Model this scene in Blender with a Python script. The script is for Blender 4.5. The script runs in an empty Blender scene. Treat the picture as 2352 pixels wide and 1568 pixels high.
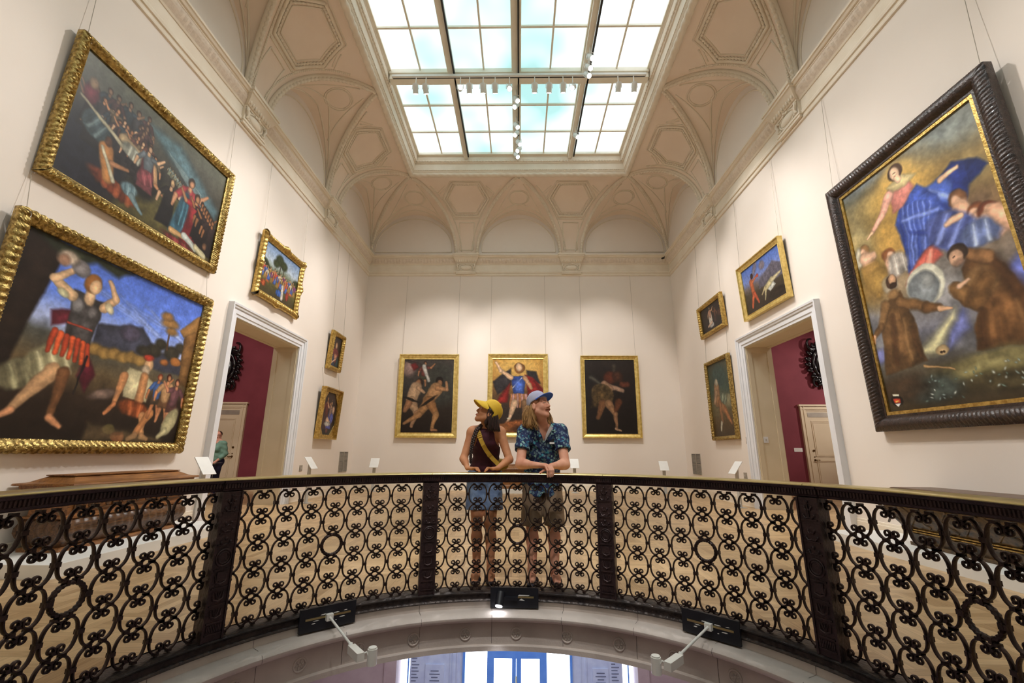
import bpy, math, random
import numpy as np
from math import sin, cos, pi, sqrt, radians, degrees, atan2, floor
from mathutils import Matrix, Vector
random.seed(7); rng = np.random.default_rng(7)
SC = bpy.context.scene
COL = SC.collection
# ---------------------------------------------------------------- measures (metres)
XL, XR, YB, YF = -5.379, 5.308, 14.571, -10.79
CX, CY, RR = -0.084, 2.103, 2.188          # the round floor opening
TH, PH = 0.7312, 0.0317                    # panel angle, phase
ZT, ZP = 0.975, 0.898
DV, Z1, HV, HW = 1.75, 7.95, 2.12, 1.68    # vault: depth, springing, rise, lunette rise
# ---------------------------------------------------------------- node helpers
def lin(c):
    return tuple(((v/12.92) if v <= .04045 else ((v+.055)/1.055)**2.4) for v in c)
def S(r, g, b): return lin((r/255, g/255, b/255))+(1,)
def newmat(name):
    m = bpy.data.materials.new(name); m.use_nodes = True
    nt = m.node_tree; b = nt.nodes['Principled BSDF']
    return m, nt, b
def nd(nt, t, **k):
    n = nt.nodes.new(t)
    for a, v in k.items():
        if a in n.inputs.keys(): n.inputs[a].default_value = v
        else: setattr(n, a, v)
    return n
def pmat(name, c1, c2=None, rough=.6, metal=0., nscale=4., bump=0., bscale=40., spec=.5, detail=4., coat=0.):
    """plain material: two-tone noise colour, optional noise bump"""
    m, nt, b = newmat(name); L = nt.links.new
    b.inputs['Roughness'].default_value = rough; b.inputs['Metallic'].default_value = metal
    b.inputs['Specular IOR Level'].default_value = spec
    b.inputs['Coat Weight'].default_value = coat
    tc = nd(nt, 'ShaderNodeTexCoord')
    if c2 is None: c2 = tuple(v*.92 for v in c1[:3])+(1,)
    n = nd(nt, 'ShaderNodeTexNoise', Scale=nscale, Detail=detail); L(tc.outputs['Object'], n.inputs['Vector'])
    r = nd(nt, 'ShaderNodeValToRGB'); r.color_ramp.elements[0].position = .35; r.color_ramp.elements[1].position = .65
    r.color_ramp.elements[0].color = c1; r.color_ramp.elements[1].color = c2
    L(n.outputs['Fac'], r.inputs['Fac']); L(r.outputs['Color'], b.inputs['Base Color'])
    if bump:
        n2 = nd(nt, 'ShaderNodeTexNoise', Scale=bscale, Detail=3.); L(tc.outputs['Object'], n2.inputs['Vector'])
        bp = nd(nt, 'ShaderNodeBump', Strength=bump, Distance=.01); L(n2.outputs['Fac'], bp.inputs['Height']); L(bp.outputs['Normal'], b.inputs['Normal'])
    return m
M = {}
M['wall'] = pmat('gallery_wall_paint', S(238,227,217), S(234,222,211), rough=.85, nscale=.6, bump=.08, bscale=220)
M['vault'] = pmat('vault_plaster', S(240,223,206), S(235,216,198), rough=.85, nscale=1.2, bump=.15, bscale=120)
M['plaster'] = pmat('moulded_plaster', S(236,224,206), S(230,216,196), rough=.8, nscale=3, bump=.15, bscale=90)
M['leafband'] = pmat('leaf_band_plaster', S(230,216,200), S(220,204,187), rough=.8, nscale=14, bump=.5, bscale=30)
M['trimwhite'] = pmat('door_casing_paint', S(232,232,236), S(226,226,230), rough=.45, nscale=2)
M['reveal'] = pmat('door_reveal_paint', S(226,212,186), S(220,206,178), rough=.5, nscale=2)
M['burgundy'] = pmat('burgundy_wall', S(128,52,64), S(120,46,58), rough=.8, nscale=2, bump=.1, bscale=150)
M['doorcream'] = pmat('cream_door_paint', S(224,206,178), S(218,200,170), rough=.45, nscale=2)
M['skyframe'] = pmat('skylight_frame_paint', S(244,238,222), S(238,230,212), rough=.6, nscale=3)
M['track'] = pmat('black_track', S(38,34,30), rough=.5)
M['lampwhite'] = pmat('lamp_white_paint', S(236,234,228), S(228,226,220), rough=.4)
M['iron'] = pmat('bronzed_iron', S(66,50,46), S(42,31,30), rough=.32, metal=.55, nscale=9, bump=.35, bscale=60)
M['ironpost'] = pmat('cast_iron_post', S(68,50,50), S(48,35,37), rough=.42, metal=.4, nscale=12, bump=.5, bscale=50)
M['ironbase'] = pmat('base_iron', S(66,56,52), S(42,34,34), rough=.38, metal=.45, nscale=14, bump=.5, bscale=45)
M['brass'] = pmat('polished_brass', S(232,218,160), S(206,190,128), rough=.32, metal=.95, nscale=5, bump=.05, bscale=30)
M['stone'] = pmat('grey_limestone', S(206,194,186), S(188,176,168), rough=.55, nscale=3.5, bump=.2, bscale=60)
M['stonepink'] = pmat('pinkish_stone', S(184,166,162), S(174,154,150), rough=.6, nscale=3, bump=.2, bscale=70)
M['hallstone'] = pmat('hall_stone', S(190,166,162), S(176,150,148), rough=.6, nscale=2)
M['slab'] = pmat('inscription_slab', S(206,214,232), S(190,198,222), rough=.5, nscale=5)
M['ink'] = pmat('engraved_lettering', S(112,118,140), rough=.7)
M['bluedoor'] = pmat('blue_door_paint', S(104,156,232), S(92,146,226), rough=.35)
M['gold'] = pmat('gilt_frame', S(220,188,112), S(170,136,70), rough=.34, metal=.85, nscale=22, bump=.4, bscale=55)
M['golddark'] = pmat('antique_gilt_frame', S(206,178,110), S(124,98,50), rough=.36, metal=.8, nscale=26, bump=.6, bscale=60)
M['goldpale'] = pmat('pale_gilt_frame', S(240,216,140), S(212,182,104), rough=.36, metal=.7, nscale=12, bump=.2, bscale=50)
M['ebony'] = pmat('ebonised_frame', S(66,48,42), S(36,26,24), rough=.32, metal=.1, nscale=24, bump=.6, bscale=60, coat=.3)
M['black'] = pmat('black_paint', S(24,25,34), S(18,19,26), rough=.45, nscale=6)
M['blackgloss'] = pmat('black_carved_wood', S(26,22,26), S(12,10,14), rough=.22, nscale=14, coat=.4)
M['walnut'] = None
M['white'] = pmat('white_paint', S(238,236,232), S(232,230,226), rough=.5)
M['greylabel'] = pmat('grey_stand_post', S(196,192,186), rough=.5)
M['grille'] = pmat('vent_grille', S(178,168,154), S(160,150,138), rough=.5, metal=.3)
M['steel'] = pmat('brushed_steel', S(170,160,150), rough=.4, metal=.8)
M['brassknob'] = pmat('old_brass', S(120,94,52), rough=.35, metal=.9)
def emis(name, col, s):
    m, nt, b = newmat(name)
    b.inputs['Base Color'].default_value = col; b.inputs['Emission Color'].default_value = col
    b.inputs['Emission Strength'].default_value = s
    return m
M['lamp_on'] = emis('lamp_glow', (1, .97, .9, 1), 14.)
M['lamp_cool'] = emis('cool_lamp_glow', (.9, .93, 1, 1), 30.)
M['daylight'] = emis('daylight_through_glass', (.88, .94, 1, 1), 3.2)
def wood(name, c1, c2, scale=(1, 12, 12), rough=.4):
    m, nt, b = newmat(name); L = nt.links.new; b.inputs['Roughness'].default_value = rough
    tc = nd(nt, 'ShaderNodeTexCoord'); mp = nd(nt, 'ShaderNodeMapping'); mp.inputs['Scale'].default_value = scale
    L(tc.outputs['Object'], mp.inputs['Vector'])
    n = nd(nt, 'ShaderNodeTexNoise', Scale=3., Detail=6., Distortion=1.2); L(mp.outputs['Vector'], n.inputs['Vector'])
    r = nd(nt, 'ShaderNodeValToRGB'); r.color_ramp.elements[0].color = c1; r.color_ramp.elements[1].color = c2
    r.color_ramp.elements[0].position = .35; r.color_ramp.elements[1].position = .7
    L(n.outputs['Fac'], r.inputs['Fac']); L(r.outputs['Color'], b.inputs['Base Color'])
    bp = nd(nt, 'ShaderNodeBump', Strength=.15, Distance=.01); L(n.outputs['Fac'], bp.inputs['Height']); L(bp.outputs['Normal'], b.inputs['Normal'])
    return m
M['walnut'] = wood('walnut_wood', S(104,64,34), S(166,112,62), (12, 1.2, 12))
M['walnutdark'] = wood('dark_walnut_carving', S(58,36,22), S(112,76,46), (12, 1.2, 12), .35)
M['goldwood'] = wood('worn_gilt_wood', S(38,28,20), S(112,84,46), (6, 3, 6), .35)
# skylight glass: frosted panes lit by the sky above, cloudier and brighter here, clear blue-green there
def skyglass():
    m, nt, b = newmat('frosted_skylight_glass'); L = nt.links.new
    tc = nd(nt, 'ShaderNodeTexCoord'); sp = nd(nt, 'ShaderNodeSeparateXYZ'); L(tc.outputs['Object'], sp.inputs[0])
    n = nd(nt, 'ShaderNodeTexNoise', Scale=.55, Detail=2.); L(tc.outputs['Object'], n.inputs['Vector'])
    ab = nd(nt, 'ShaderNodeMath', operation='ABSOLUTE'); ad = nd(nt, 'ShaderNodeMath', operation='ADD'); ad.inputs[1].default_value = .25
    L(sp.outputs['X'], ad.inputs[0]); L(ad.outputs[0], ab.inputs[0])
    mr = nd(nt, 'ShaderNodeMapRange'); mr.inputs['From Min'].default_value = .9; mr.inputs['From Max'].default_value = 3.6
    L(ab.outputs[0], mr.inputs['Value'])
    a2 = nd(nt, 'ShaderNodeMath', operation='MULTIPLY_ADD'); a2.inputs[1].default_value = 2.6; a2.inputs[2].default_value = -1.08
    L(n.outputs['Fac'], a2.inputs[0])
    a3 = nd(nt, 'ShaderNodeMath', operation='ADD', use_clamp=True); L(a2.outputs[0], a3.inputs[0]); L(mr.outputs['Result'], a3.inputs[1])
    mx = nd(nt, 'ShaderNodeMix', data_type='RGBA')
    L(a3.outputs[0], mx.inputs['Factor']); mx.inputs[6].default_value = (.47, .80, .78, 1); mx.inputs[7].default_value = (1.3, 1.42, 1.45, 1)
    em = nd(nt, 'ShaderNodeEmission', Strength=1.); L(mx.outputs[2], em.inputs['Color'])
    L(em.outputs[0], nt.nodes['Material Output'].inputs['Surface'])
    return m
M['skyglass'] = skyglass()
def parquet():
    m, nt, b = newmat('oak_parquet'); L = nt.links.new
    def mth(op, a, c=None, v=None):
        n = nd(nt, 'ShaderNodeMath', operation=op); L(a, n.inputs[0])
        if c is not None: L(c, n.inputs[1])
        elif v is not None: n.inputs[1].default_value = v
        return n.outputs[0]
    tc = nd(nt, 'ShaderNodeTexCoord'); sp = nd(nt, 'ShaderNodeSeparateXYZ'); L(tc.outputs['Object'], sp.inputs[0])
    X = mth('DIVIDE', sp.outputs['X'], v=.36); Y = mth('DIVIDE', sp.outputs['Y'], v=.36)
    fx = mth('FLOOR', X); fy = mth('FLOOR', Y)
    ch = mth('MODULO', mth('ABSOLUTE', mth('ADD', fx, fy)), v=2.)
    mixU = nd(nt, 'ShaderNodeMix', data_type='FLOAT'); L(ch, mixU.inputs[0]); L(X, mixU.inputs[2]); L(Y, mixU.inputs[3])
    mixV = nd(nt, 'ShaderNodeMix', data_type='FLOAT'); L(ch, mixV.inputs[0]); L(Y, mixV.inputs[2]); L(X, mixV.inputs[3])
    pl = mth('FLOOR', mth('MULTIPLY', mixU.outputs[0], v=5.))
    cv = nd(nt, 'ShaderNodeCombineXYZ'); L(pl, cv.inputs[0]); L(mth('FLOOR', mixV.outputs[0]), cv.inputs[1]); L(ch, cv.inputs[2])
    wn = nd(nt, 'ShaderNodeTexWhiteNoise'); L(cv.outputs[0], wn.inputs['Vector'])
    gv = nd(nt, 'ShaderNodeCombineXYZ'); L(mth('MULTIPLY', mixU.outputs[0], v=26.), gv.inputs[0]); L(mth('MULTIPLY', mixV.outputs[0], v=1.6), gv.inputs[1]); L(mth('MULTIPLY', wn.outputs['Value'], v=20.), gv.inputs[2])
    gn = nd(nt, 'ShaderNodeTexNoise', Scale=1.4, Detail=5., Distortion=.6); L(gv.outputs[0], gn.inputs['Vector'])
    r = nd(nt, 'ShaderNodeValToRGB'); e = r.color_ramp.elements
    e[0].color = S(168,134,94); e[1].color = S(220,188,144); e[0].position = .25; e[1].position = .75
    f = mth('ADD', mth('MULTIPLY', wn.outputs['Value'], v=.35), mth('MULTIPLY', gn.outputs['Fac'], v=.65)); L(f, r.inputs['Fac'])
    fr = mth('FRACT', mth('MULTIPLY', mixU.outputs[0], v=5.)); g1 = mth('LESS_THAN', fr, v=.035)
    fr2 = mth('FRACT', mixV.outputs[0]); g2 = mth('LESS_THAN', fr2, v=.008)
    g = mth('MAXIMUM', g1, g2)
    mx = nd(nt, 'ShaderNodeMix', data_type='RGBA'); L(mth('MULTIPLY', g, v=.5), mx.inputs['Factor']); L(r.outputs['Color'], mx.inputs[6]); mx.inputs[7].default_value = S(96,64,36)
    L(mx.outputs[2], b.inputs['Base Color']); b.inputs['Roughness'].default_value = .34
    bp = nd(nt, 'ShaderNodeBump', Strength=.1, Distance=.004); L(gn.outputs['Fac'], bp.inputs['Height']); L(bp.outputs['Normal'], b.inputs['Normal'])
    return m
M['floor'] = parquet()
# ---------------------------------------------------------------- mesh helpers
class MB:
    def __init__(s): s.v = []; s.f = []
    def add(s, V, F):
        o = len(s.v); s.v.extend([tuple(map(float, p)) for p in V]); s.f.extend([tuple(int(i)+o for i in f) for f in F]); return s
    def xf(s, mat):
        s.v = [tuple(mat @ Vector(p)) for p in s.v]; return s
def mk(name, mb, mat, parent=None, smooth=False, loc=None, rot=None, auto=None):
    me = bpy.data.meshes.new(name)
    if isinstance(mb, MB): me.from_pydata(mb.v, [], mb.f)
    else: me.from_pydata(mb[0], [], mb[1])
    me.materials.append(mat if not isinstance(mat, str) else M[mat])
    if smooth: me.polygons.foreach_set('use_smooth', [True]*len(me.polygons))
    if auto is not None:
        me.polygons.foreach_set('use_smooth', [True]*len(me.polygons)); me.update(); me.set_sharp_from_angle(angle=radians(auto))
    me.update()
    o = bpy.data.objects.new(name, me); COL.objects.link(o)
    if parent: o.parent = parent
    if loc: o.location = loc
    if rot: o.rotation_euler = rot
    return o
def tag(o, label=None, cat=None, group=None, kind=None):
    if label: o['label'] = label
    if cat: o['category'] = cat
    if group: o['group'] = group
    if kind: o['kind'] = kind
    return o
def thing(name, label, cat, loc=(0,0,0), rotz=0, group=None):
    o = bpy.data.objects.new(name, None); COL.objects.link(o); o.location = loc; o.rotation_euler = (0,0,rotz)
    o.empty_display_size = .1
    return tag(o, label, cat, group)
def struct(name, mb, mat, label=None, parent=None, **k):
    o = mk(name, mb, mat, parent, **k)
    if parent is None: o['kind'] = 'structure'
    if label: o['label'] = label
    return o
def box(x0, y0, z0, x1, y1, z1):
    V = [(x0,y0,z0),(x1,y0,z0),(x1,y1,z0),(x0,y1,z0),(x0,y0,z1),(x1,y0,z1),(x1,y1,z1),(x0,y1,z1)]
    return V, [(0,3,2,1),(4,5,6,7),(0,1,5,4),(1,2,6,5),(2,3,7,6),(3,0,4,7)]
def cbox(c, s): return box(c[0]-s[0]/2, c[1]-s[1]/2, c[2]-s[2]/2, c[0]+s[0]/2, c[1]+s[1]/2, c[2]+s[2]/2)
def frame_of(d):
    d = np.asarray(d, float); d = d/np.linalg.norm(d)
    a = np.array([0,0,1.]) if abs(d[2]) < .9 else np.array([1.,0,0])
    u = np.cross(a, d); u /= np.linalg.norm(u); return u, np.cross(d, u), d
def tube(path, rad, n=8, cap=True, sq=None, up=None):
    """tube along a path; rad scalar/list; sq=(a,b) scales two axes; up fixes one axis"""
    P = np.asarray(path, float); m = len(P)
    R = np.full(m, rad) if np.isscalar(rad) else np.asarray(rad, float)
    T = np.gradient(P, axis=0); V = []; F = []
    u = None
    for i in range(m):
        t = T[i]/(np.linalg.norm(T[i])+1e-12)
        if up is not None:
            w = np.asarray(up, float); u = np.cross(w, t); u /= (np.linalg.norm(u)+1e-12); w2 = np.cross(t, u)
        else:
            if u is None: u, _, _ = frame_of(t)
            u = u-t*(u@t); u /= np.linalg.norm(u); w2 = np.cross(t, u)
        for k in range(n):
            a = 2*pi*k/n; ca, sa = cos(a), sin(a)
            if sq: ca *= sq[0]; sa *= sq[1]
            V.append(P[i]+R[i]*(ca*u+sa*w2))
    for i in range(m-1):
        for k in range(n):
            F.append((i*n+k, i*n+(k+1) % n, (i+1)*n+(k+1) % n, (i+1)*n+k))
    if cap: F.append(tuple(range(n-1, -1, -1))); F.append(tuple(range((m-1)*n, m*n)))
    return V, F
def cyl(p0, p1, r0, r1=None, n=16): return tube([p0, p1], [r0, r0 if r1 is None else r1], n)
def ball(c, r, n=10, m=7):
    r = (r, r, r) if np.isscalar(r) else r; V = []; F = []
    for i in range(1, m):
        for k in range(n):
            a = pi*i/m; b = 2*pi*k/n
            V.append((c[0]+r[0]*sin(a)*cos(b), c[1]+r[1]*sin(a)*sin(b), c[2]+r[2]*cos(a)))
    V += [(c[0], c[1], c[2]+r[2]), (c[0], c[1], c[2]-r[2])]; t = len(V)-2; bt = t+1
    for i in range(m-2):
        for k in range(n): F.append((i*n+k, (i+1)*n+k, (i+1)*n+(k+1) % n, i*n+(k+1) % n))
    for k in range(n): F.append((t, k, (k+1) % n)); F.append((bt, (m-2)*n+(k+1) % n, (m-2)*n+k))
    return V, F
def grid(fn, us, vs, flip=False):
    V = [fn(u, v) for u in us for v in vs]; n = len(vs); F = []
    for i in range(len(us)-1):
        for j in range(n-1):
            q = (i*n+j, i*n+j+1, (i+1)*n+j+1, (i+1)*n+j); F.append(q[::-1] if flip else q)
    return V, F
def lsp(a, b, n): return list(np.linspace(a, b, n))
def arc(profile, a0, a1, n, disp=None, closed=False):
    """sweep (R,z) profile about the opening's axis"""
    V = []; m = len(profile)
    for i in range(n):
        a = a0+(a1-a0)*i/(n-1)
        for j, (R, z) in enumerate(profile):
            if disp: R, z = disp(a, j, R, z)
            V.append((CX+R*sin(a), CY+R*cos(a), z))
    F = []
    mm = m if closed else m-1
    for i in range(n-1):
        for j in range(mm):
            k = (j+1) % m; F.append((i*m+j, i*m+k, (i+1)*m+k, (i+1)*m+j))
    if closed: F.append(tuple(range(m-1, -1, -1))); F.append(tuple(range((n-1)*m, n*m)))
    return V, F
# wall-side frames: s along the wall, u into the room, z
def side(k, s, u, z):
    if k == 'B': return (s, YB-u, z)
    if k == 'L': return (XL+u, s, z)
    if k == 'R': return (XR-u, s, z)
    return (s, YF+u, z)
# ---------------------------------------------------------------- camera
def basis(yaw, pitch, roll):
    cy, sy, cp, sp = cos(yaw), sin(yaw), cos(pitch), sin(pitch)
    F = np.array([sy*cp, cy*cp, sp]); r = np.array([cy, -sy, 0.]); u = np.cross(r, F)
    return F, cos(roll)*r+sin(roll)*u, -sin(roll)*r+cos(roll)*u
F_, R_, U_ = basis(-.0172, .2464, .0060)
cam = bpy.data.cameras.new('camera'); co = bpy.data.objects.new('camera', cam); COL.objects.link(co)
co.matrix_world = Matrix(((R_[0], U_[0], -F_[0], 0), (R_[1], U_[1], -F_[1], 0), (R_[2], U_[2], -F_[2], 1.166), (0,0,0,1)))
cam.sensor_width = 36; cam.lens = 1012.79/2352*36; cam.clip_start = .02; cam.clip_end = 200
SC.camera = co
SC.view_settings.view_transform = 'Standard'; SC.view_settings.look = 'None'; SC.view_settings.gamma = 1; SC.view_settings.use_curve_mapping = False
SC.view_settings.exposure = .24
w = bpy.data.worlds.new('World'); SC.world = w; w.use_nodes = True
w.node_tree.nodes['Background'].inputs[0].default_value = (.75, .85, 1, 1); w.node_tree.nodes['Background'].inputs[1].default_value = .15
# ================================================================ ROOM SHELL
DOORL = (7.90, 10.37, 3.62); DOORR = (7.71, 10.185, 3.60)
def wallmesh(k, d):
    mb = MB(); zt = 10.2
    X = XL if k == 'L' else XR; o = -.6 if k == 'L' else .6
    x0, x1 = min(X, X+o), max(X, X+o)
    mb.add(*box(x0, YF, 0, x1, d[0], zt)); mb.add(*box(x0, d[1], 0, x1, YB, zt)); mb.add(*box(x0, d[0], d[2], x1, d[1], zt))
    return mb
struct('wall_left', wallmesh('L', DOORL), 'wall'); struct('wall_right', wallmesh('R', DOORR), 'wall')
struct('wall_back', MB().add(*box(XL-.6, YB, 0, XR+.6, YB+.3, 10.2)), 'wall')
struct('wall_front', MB().add(*box(XL-.6, YF-.3, 0, XR+.6, YF, 10.2)), 'wall')
# floor with the round opening
def floormesh():
    mb = MB(); n = 144; V = []; 
    for i in range(n):
        a = 2*pi*i/n; dx, dy = sin(a), cos(a)
        tx = ((XR+.0 if dx > 0 else XL)-CX)/dx if abs(dx) > 1e-6 else 1e9
        ty = ((YB if dy > 0 else YF)-CY)/dy if abs(dy) > 1e-6 else 1e9
        t = min(tx, ty)
        V += [(CX+2.28*dx, CY+2.28*dy, 0), (CX+t*dx, CY+t*dy, 0)]
    # exact corners
    for x, y in ((XL,YB),(XR,YB),(XL,YF),(XR,YF)):
        a = atan2(x-CX, y-CY) % (2*pi); i = int(round(a/(2*pi/n))) % n; V[2*i+1] = (x, y, 0)
    V2 = [(p[0], p[1], -.06) for p in V]
    F = []
    for i in range(n):
        j = (i+1) % n; F += [(2*i, 2*i+1, 2*j+1, 2*j), (2*n+2*i, 2*n+2*j, 2*n+2*j+1, 2*n+2*i+1), (2*i, 2*j, 2*n+2*j, 2*n+2*i)]
    return mb.add(V+V2, F)
struct('floor', floormesh(), 'floor')
# baseboards
for nm, k, segs in (('baseboard_back','B',[(XL,XR)]), ('baseboard_left','L',[(YF,DOORL[0]-.24),(DOORL[1]+.24,YB-.03)]), ('baseboard_right','R',[(YF,DOORR[0]-.24),(DOORR[1]+.24,YB-.03)])):
    mb = MB(); prof = [(0,.21),(.012,.205),(.015,.17),(.022,.165),(.025,.02),(.03,0)]
    for a, b in segs: mb.add(*grid(lambda s, j: side(k, s, prof[j][0], prof[j][1]), [a, b], range(len(prof))))
    for a, b in segs:
        for e in (a, b): mb.add([side(k, e, u, z) for u, z in prof]+[side(k, e, 0, 0)], [tuple(range(len(prof)+1))])
    struct(nm, mb, 'plaster')
# door casings and panelled reveals
def casing(k, d, name):
    y0, y1, zt = d
    prof = [(0,0),(0,.03),(.055,.035),(.06,.05),(.15,.055),(.155,.075),(.19,.085),(.2,.10),(.235,.105),(.24,0)]
    mb = MB(); V = []; m = len(prof)
    for (s, z, ds, dz) in ((y0,0,-1,0),(y0,zt,-1,1),(y1,zt,1,1),(y1,0,1,0)):
        for w, u in prof: V.append(side(k, s+ds*w, u, z+dz*w))
    F = [(i*m+j, i*m+j+1, (i+1)*m+j+1, (i+1)*m+j) for i in range(3) for j in range(m-1)]
    mb.add(V, F)
    e = struct(name, mb, 'trimwhite')
    rv = MB(); D = .6; t = .012
    sg = -1
    def P(s, u, z): return side(k, s, -u, z)
    def bx(s0, u0, z0, s1, u1, z1):
        a = P(s0, u0, z0); b = P(s1, u1, z1)
        rv.add(*box(min(a[0],b[0]), min(a[1],b[1]), min(a[2],b[2]), max(a[0],b[0]), max(a[1],b[1]), max(a[2],b[2])))
    bx(y0, 0, 0, y0+t, D, zt); bx(y1-t, 0, 0, y1, D, zt); bx(y0, 0, zt-t, y1, D, zt)
    # raised stiles around sunk panels on the jambs and soffit
    for s0, s1 in ((y0+t, y0+t+.014), (y1-t-.014, y1-t)):
        bx(s0, .02, 0.002, s1, .12, zt-t-.001); bx(s0, D-.12, 0.002, s1, D-.02, zt-t-.001)
        bx(s0, .12, zt-t-.12, s1, D-.12, zt-t-.001); bx(s0, .12, 0.002, s1, D-.12, .3)
    bx(y0+t+.015, .02, zt-t-.014, y1-t-.015, .12, zt-t-.001); bx(y0+t+.015, D-.12, zt-t-.014, y1-t-.015, D-.02, zt-t-.001)
    mk('reveal', rv, 'reveal', e)
    th = MB(); a = P(y0, 0, -.06); b = P(y1, D, .001)
    th.add(*box(min(a[0],b[0]), min(a[1],b[1]), -.06, max(a[0],b[0]), max(a[1],b[1]), .001)); mk('threshold', th, 'floor', e)
    return e
c1 = casing('L', DOORL, 'trim_1'); c2 = casing('R', DOORR, 'trim_2')
# burgundy rooms beyond the two doorways
def sideroom(sg, nm):
    xo = XL-.6 if sg < 0 else XR+.6; xf = xo+sg*6.5
    a, b = min(xo, xf), max(xo, xf)
    struct('wall_%s_room_back' % nm, MB().add(*box(a, 13.65, 0, b, 13.85, 6.2)), 'burgundy')
    struct('wall_%s_room_side' % nm, MB().add(*box(min(xf, xf+sg*.2), 4, 0, max(xf, xf+sg*.2), 13.65, 6.2)), 'burgundy')
    struct('wall_%s_room_front' % nm, MB().add(*box(a, 3.8, 0, b, 4, 6.2)), 'burgundy')
    struct('floor_%s_room' % nm, MB().add(*box(a, 4, -.06, b, 13.65, 0)), 'floor')
    struct('ceiling_%s_room' % nm, MB().add(*box(a, 4, 6.2, b, 13.65, 6.3)), 'plaster')
    # hinged service door with casing
    xe = -8.43 if sg < 0 else 8.50        # visible outer edge of the casing
    d = sg; y = 13.65
    def bx(mb, x0, x1, z0, z1, t0, t1): mb.add(*box(min(x0,x1), y-t1, z0, max(x0,x1), y-t0, z1))
    fr = MB(); w = .17; W = 1.55; top = 2.61
    for (i0, i1, t) in ((0, w, .05), (.0009, .03, .075), (.10, .13, .065)):
        bx(fr, xe+d*i0, xe+d*i1, 0, top, 0, t); bx(fr, xe+d*(W-i0), xe+d*(W-i1), 0, top, 0, t)
        bx(fr, xe+d*.0005, xe+d*(W-.0005), top-i1, top-i0-.0005, 0, t+.0012)
    bx(fr, xe-d*.03, xe+d*(W+.03), top-.03, top+.02, 0, .09)
    dr = struct('door_%d' % (1 if sg < 0 else 2), fr, 'doorcream')
    lf = MB(); bx(lf, xe+d*w, xe+d*(W-w), .01, top-.17, 0, .035)
    lf_ = mk('leaf', lf, 'doorcream', dr)
    gr = MB(); bx(gr, xe+d*(w+.04), xe+d*(W-w-.04), top-.36, top-.22, .035, .042)
    mk('transom_grille', gr, 'grille', dr)
    pn = MB()
    for z0, z1 in ((.15, 1.0), (1.1, 2.14)):
        for (p, q, t) in ((.12, .145, .05), (.165, .18, .044)):
            xa, xb = xe+d*(w+p), xe+d*(W-w-p); xa2, xb2 = xe+d*(w+q), xe+d*(W-w-q); k = p-.12
            bx(pn, xa, xa2, z0+k, z1-k, .035, t); bx(pn, xb2, xb, z0+k, z1-k, .035, t); e_ = d*.0007; bx(pn, xa+e_, xb-e_, z0+k+.0007, z0+k+q-p, .035, t-.0009); bx(pn, xa+e_, xb-e_, z1-k-q+p, z1-k-.0007, .035, t-.0009)
    mk('panel_moulding', pn, 'doorcream', lf_)
    hx = xe+d*(w+.07); hd = MB()
    hd.add(*cyl((hx, y-.035, 1.0), (hx, y-.10, 1.0), .014)); hd.add(*cyl((hx, y-.09, 1.0), (hx+d*.11, y-.09, 1.0), .011)); hd.add(*cyl((hx, y-.035, 1.0), (hx, y-.042, 1.0), .03))
    hd.add(*cyl((hx, y-.035, 1.09), (hx, y-.05, 1.09), .016))
    mk('lever_handle', hd, 'brassknob', lf_, auto=40)
    mk('deadbolt', MB().add(*cyl((hx, y-.035, 1.27), (hx, y-.055, 1.27), .03)), 'brassknob', lf_, auto=40)
    bb = MB(); 
    for x0, x1 in ((xo, xe-d*.04), (xe+d*(W+.04), xf)): bx(bb, x0, x1, 0, .16, 0, .02)
    struct('baseboard_%s_room' % nm, bb, 'doorcream')
sideroom(-1, 'left'); sideroom(1, 'right')
# ================================================================ CORNICE
def rect_sweep(prof, n=None, disp=None, ks='BLRF'):
    """profile (u,z) round the four walls, mitred"""
    mb = MB(); m = len(prof)
    for k in ks:
        a, b = (XL, XR) if k in 'BF' else (YF, YB)
        N = n(k) if n else 2; V = []
        for i in range(N):
            t = i/(N-1)
            for j, (u, z) in enumerate(prof):
                s = (a+u)*(1-t)+(b-u)*t
                if disp: u, z = disp(s, j, u, z)
                V.append(side(k, s, u, z))
        mb.add(V, [(i*m+j, i*m+j+1, (i+1)*m+j+1, (i+1)*m+j) for i in range(N-1) for j in range(m-1)])
    return mb
corn = struct('trim_3', rect_sweep([(0,7.215),(.03,7.225),(.035,7.25),(.03,7.275),(.03,7.31),(.055,7.32),(.06,7.37),(.045,7.40),(.02,7.415),(.018,7.635),(.035,7.64),(.045,7.66),(.05,7.67)]), 'plaster')
def egg(s, j, u, z):
    a = abs(sin(s*pi/.11)); k = (0, .6, 1, .6, 0)[j]
    return u+.022*k*a, z
mk('leaf_band', rect_sweep([(.05,7.67),(.075,7.71),(.10,7.75),(.125,7.79),(.14,7.83)], lambda k: 500 if k != 'F' else 2, egg), 'leafband', corn)
mk('ledge_moulding', rect_sweep([(.14,7.83),(.15,7.835),(.15,7.86),(.18,7.865),(.20,7.90),(.225,7.91),(.225,7.95),(.0,7.965)]), 'plaster', corn)
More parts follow.
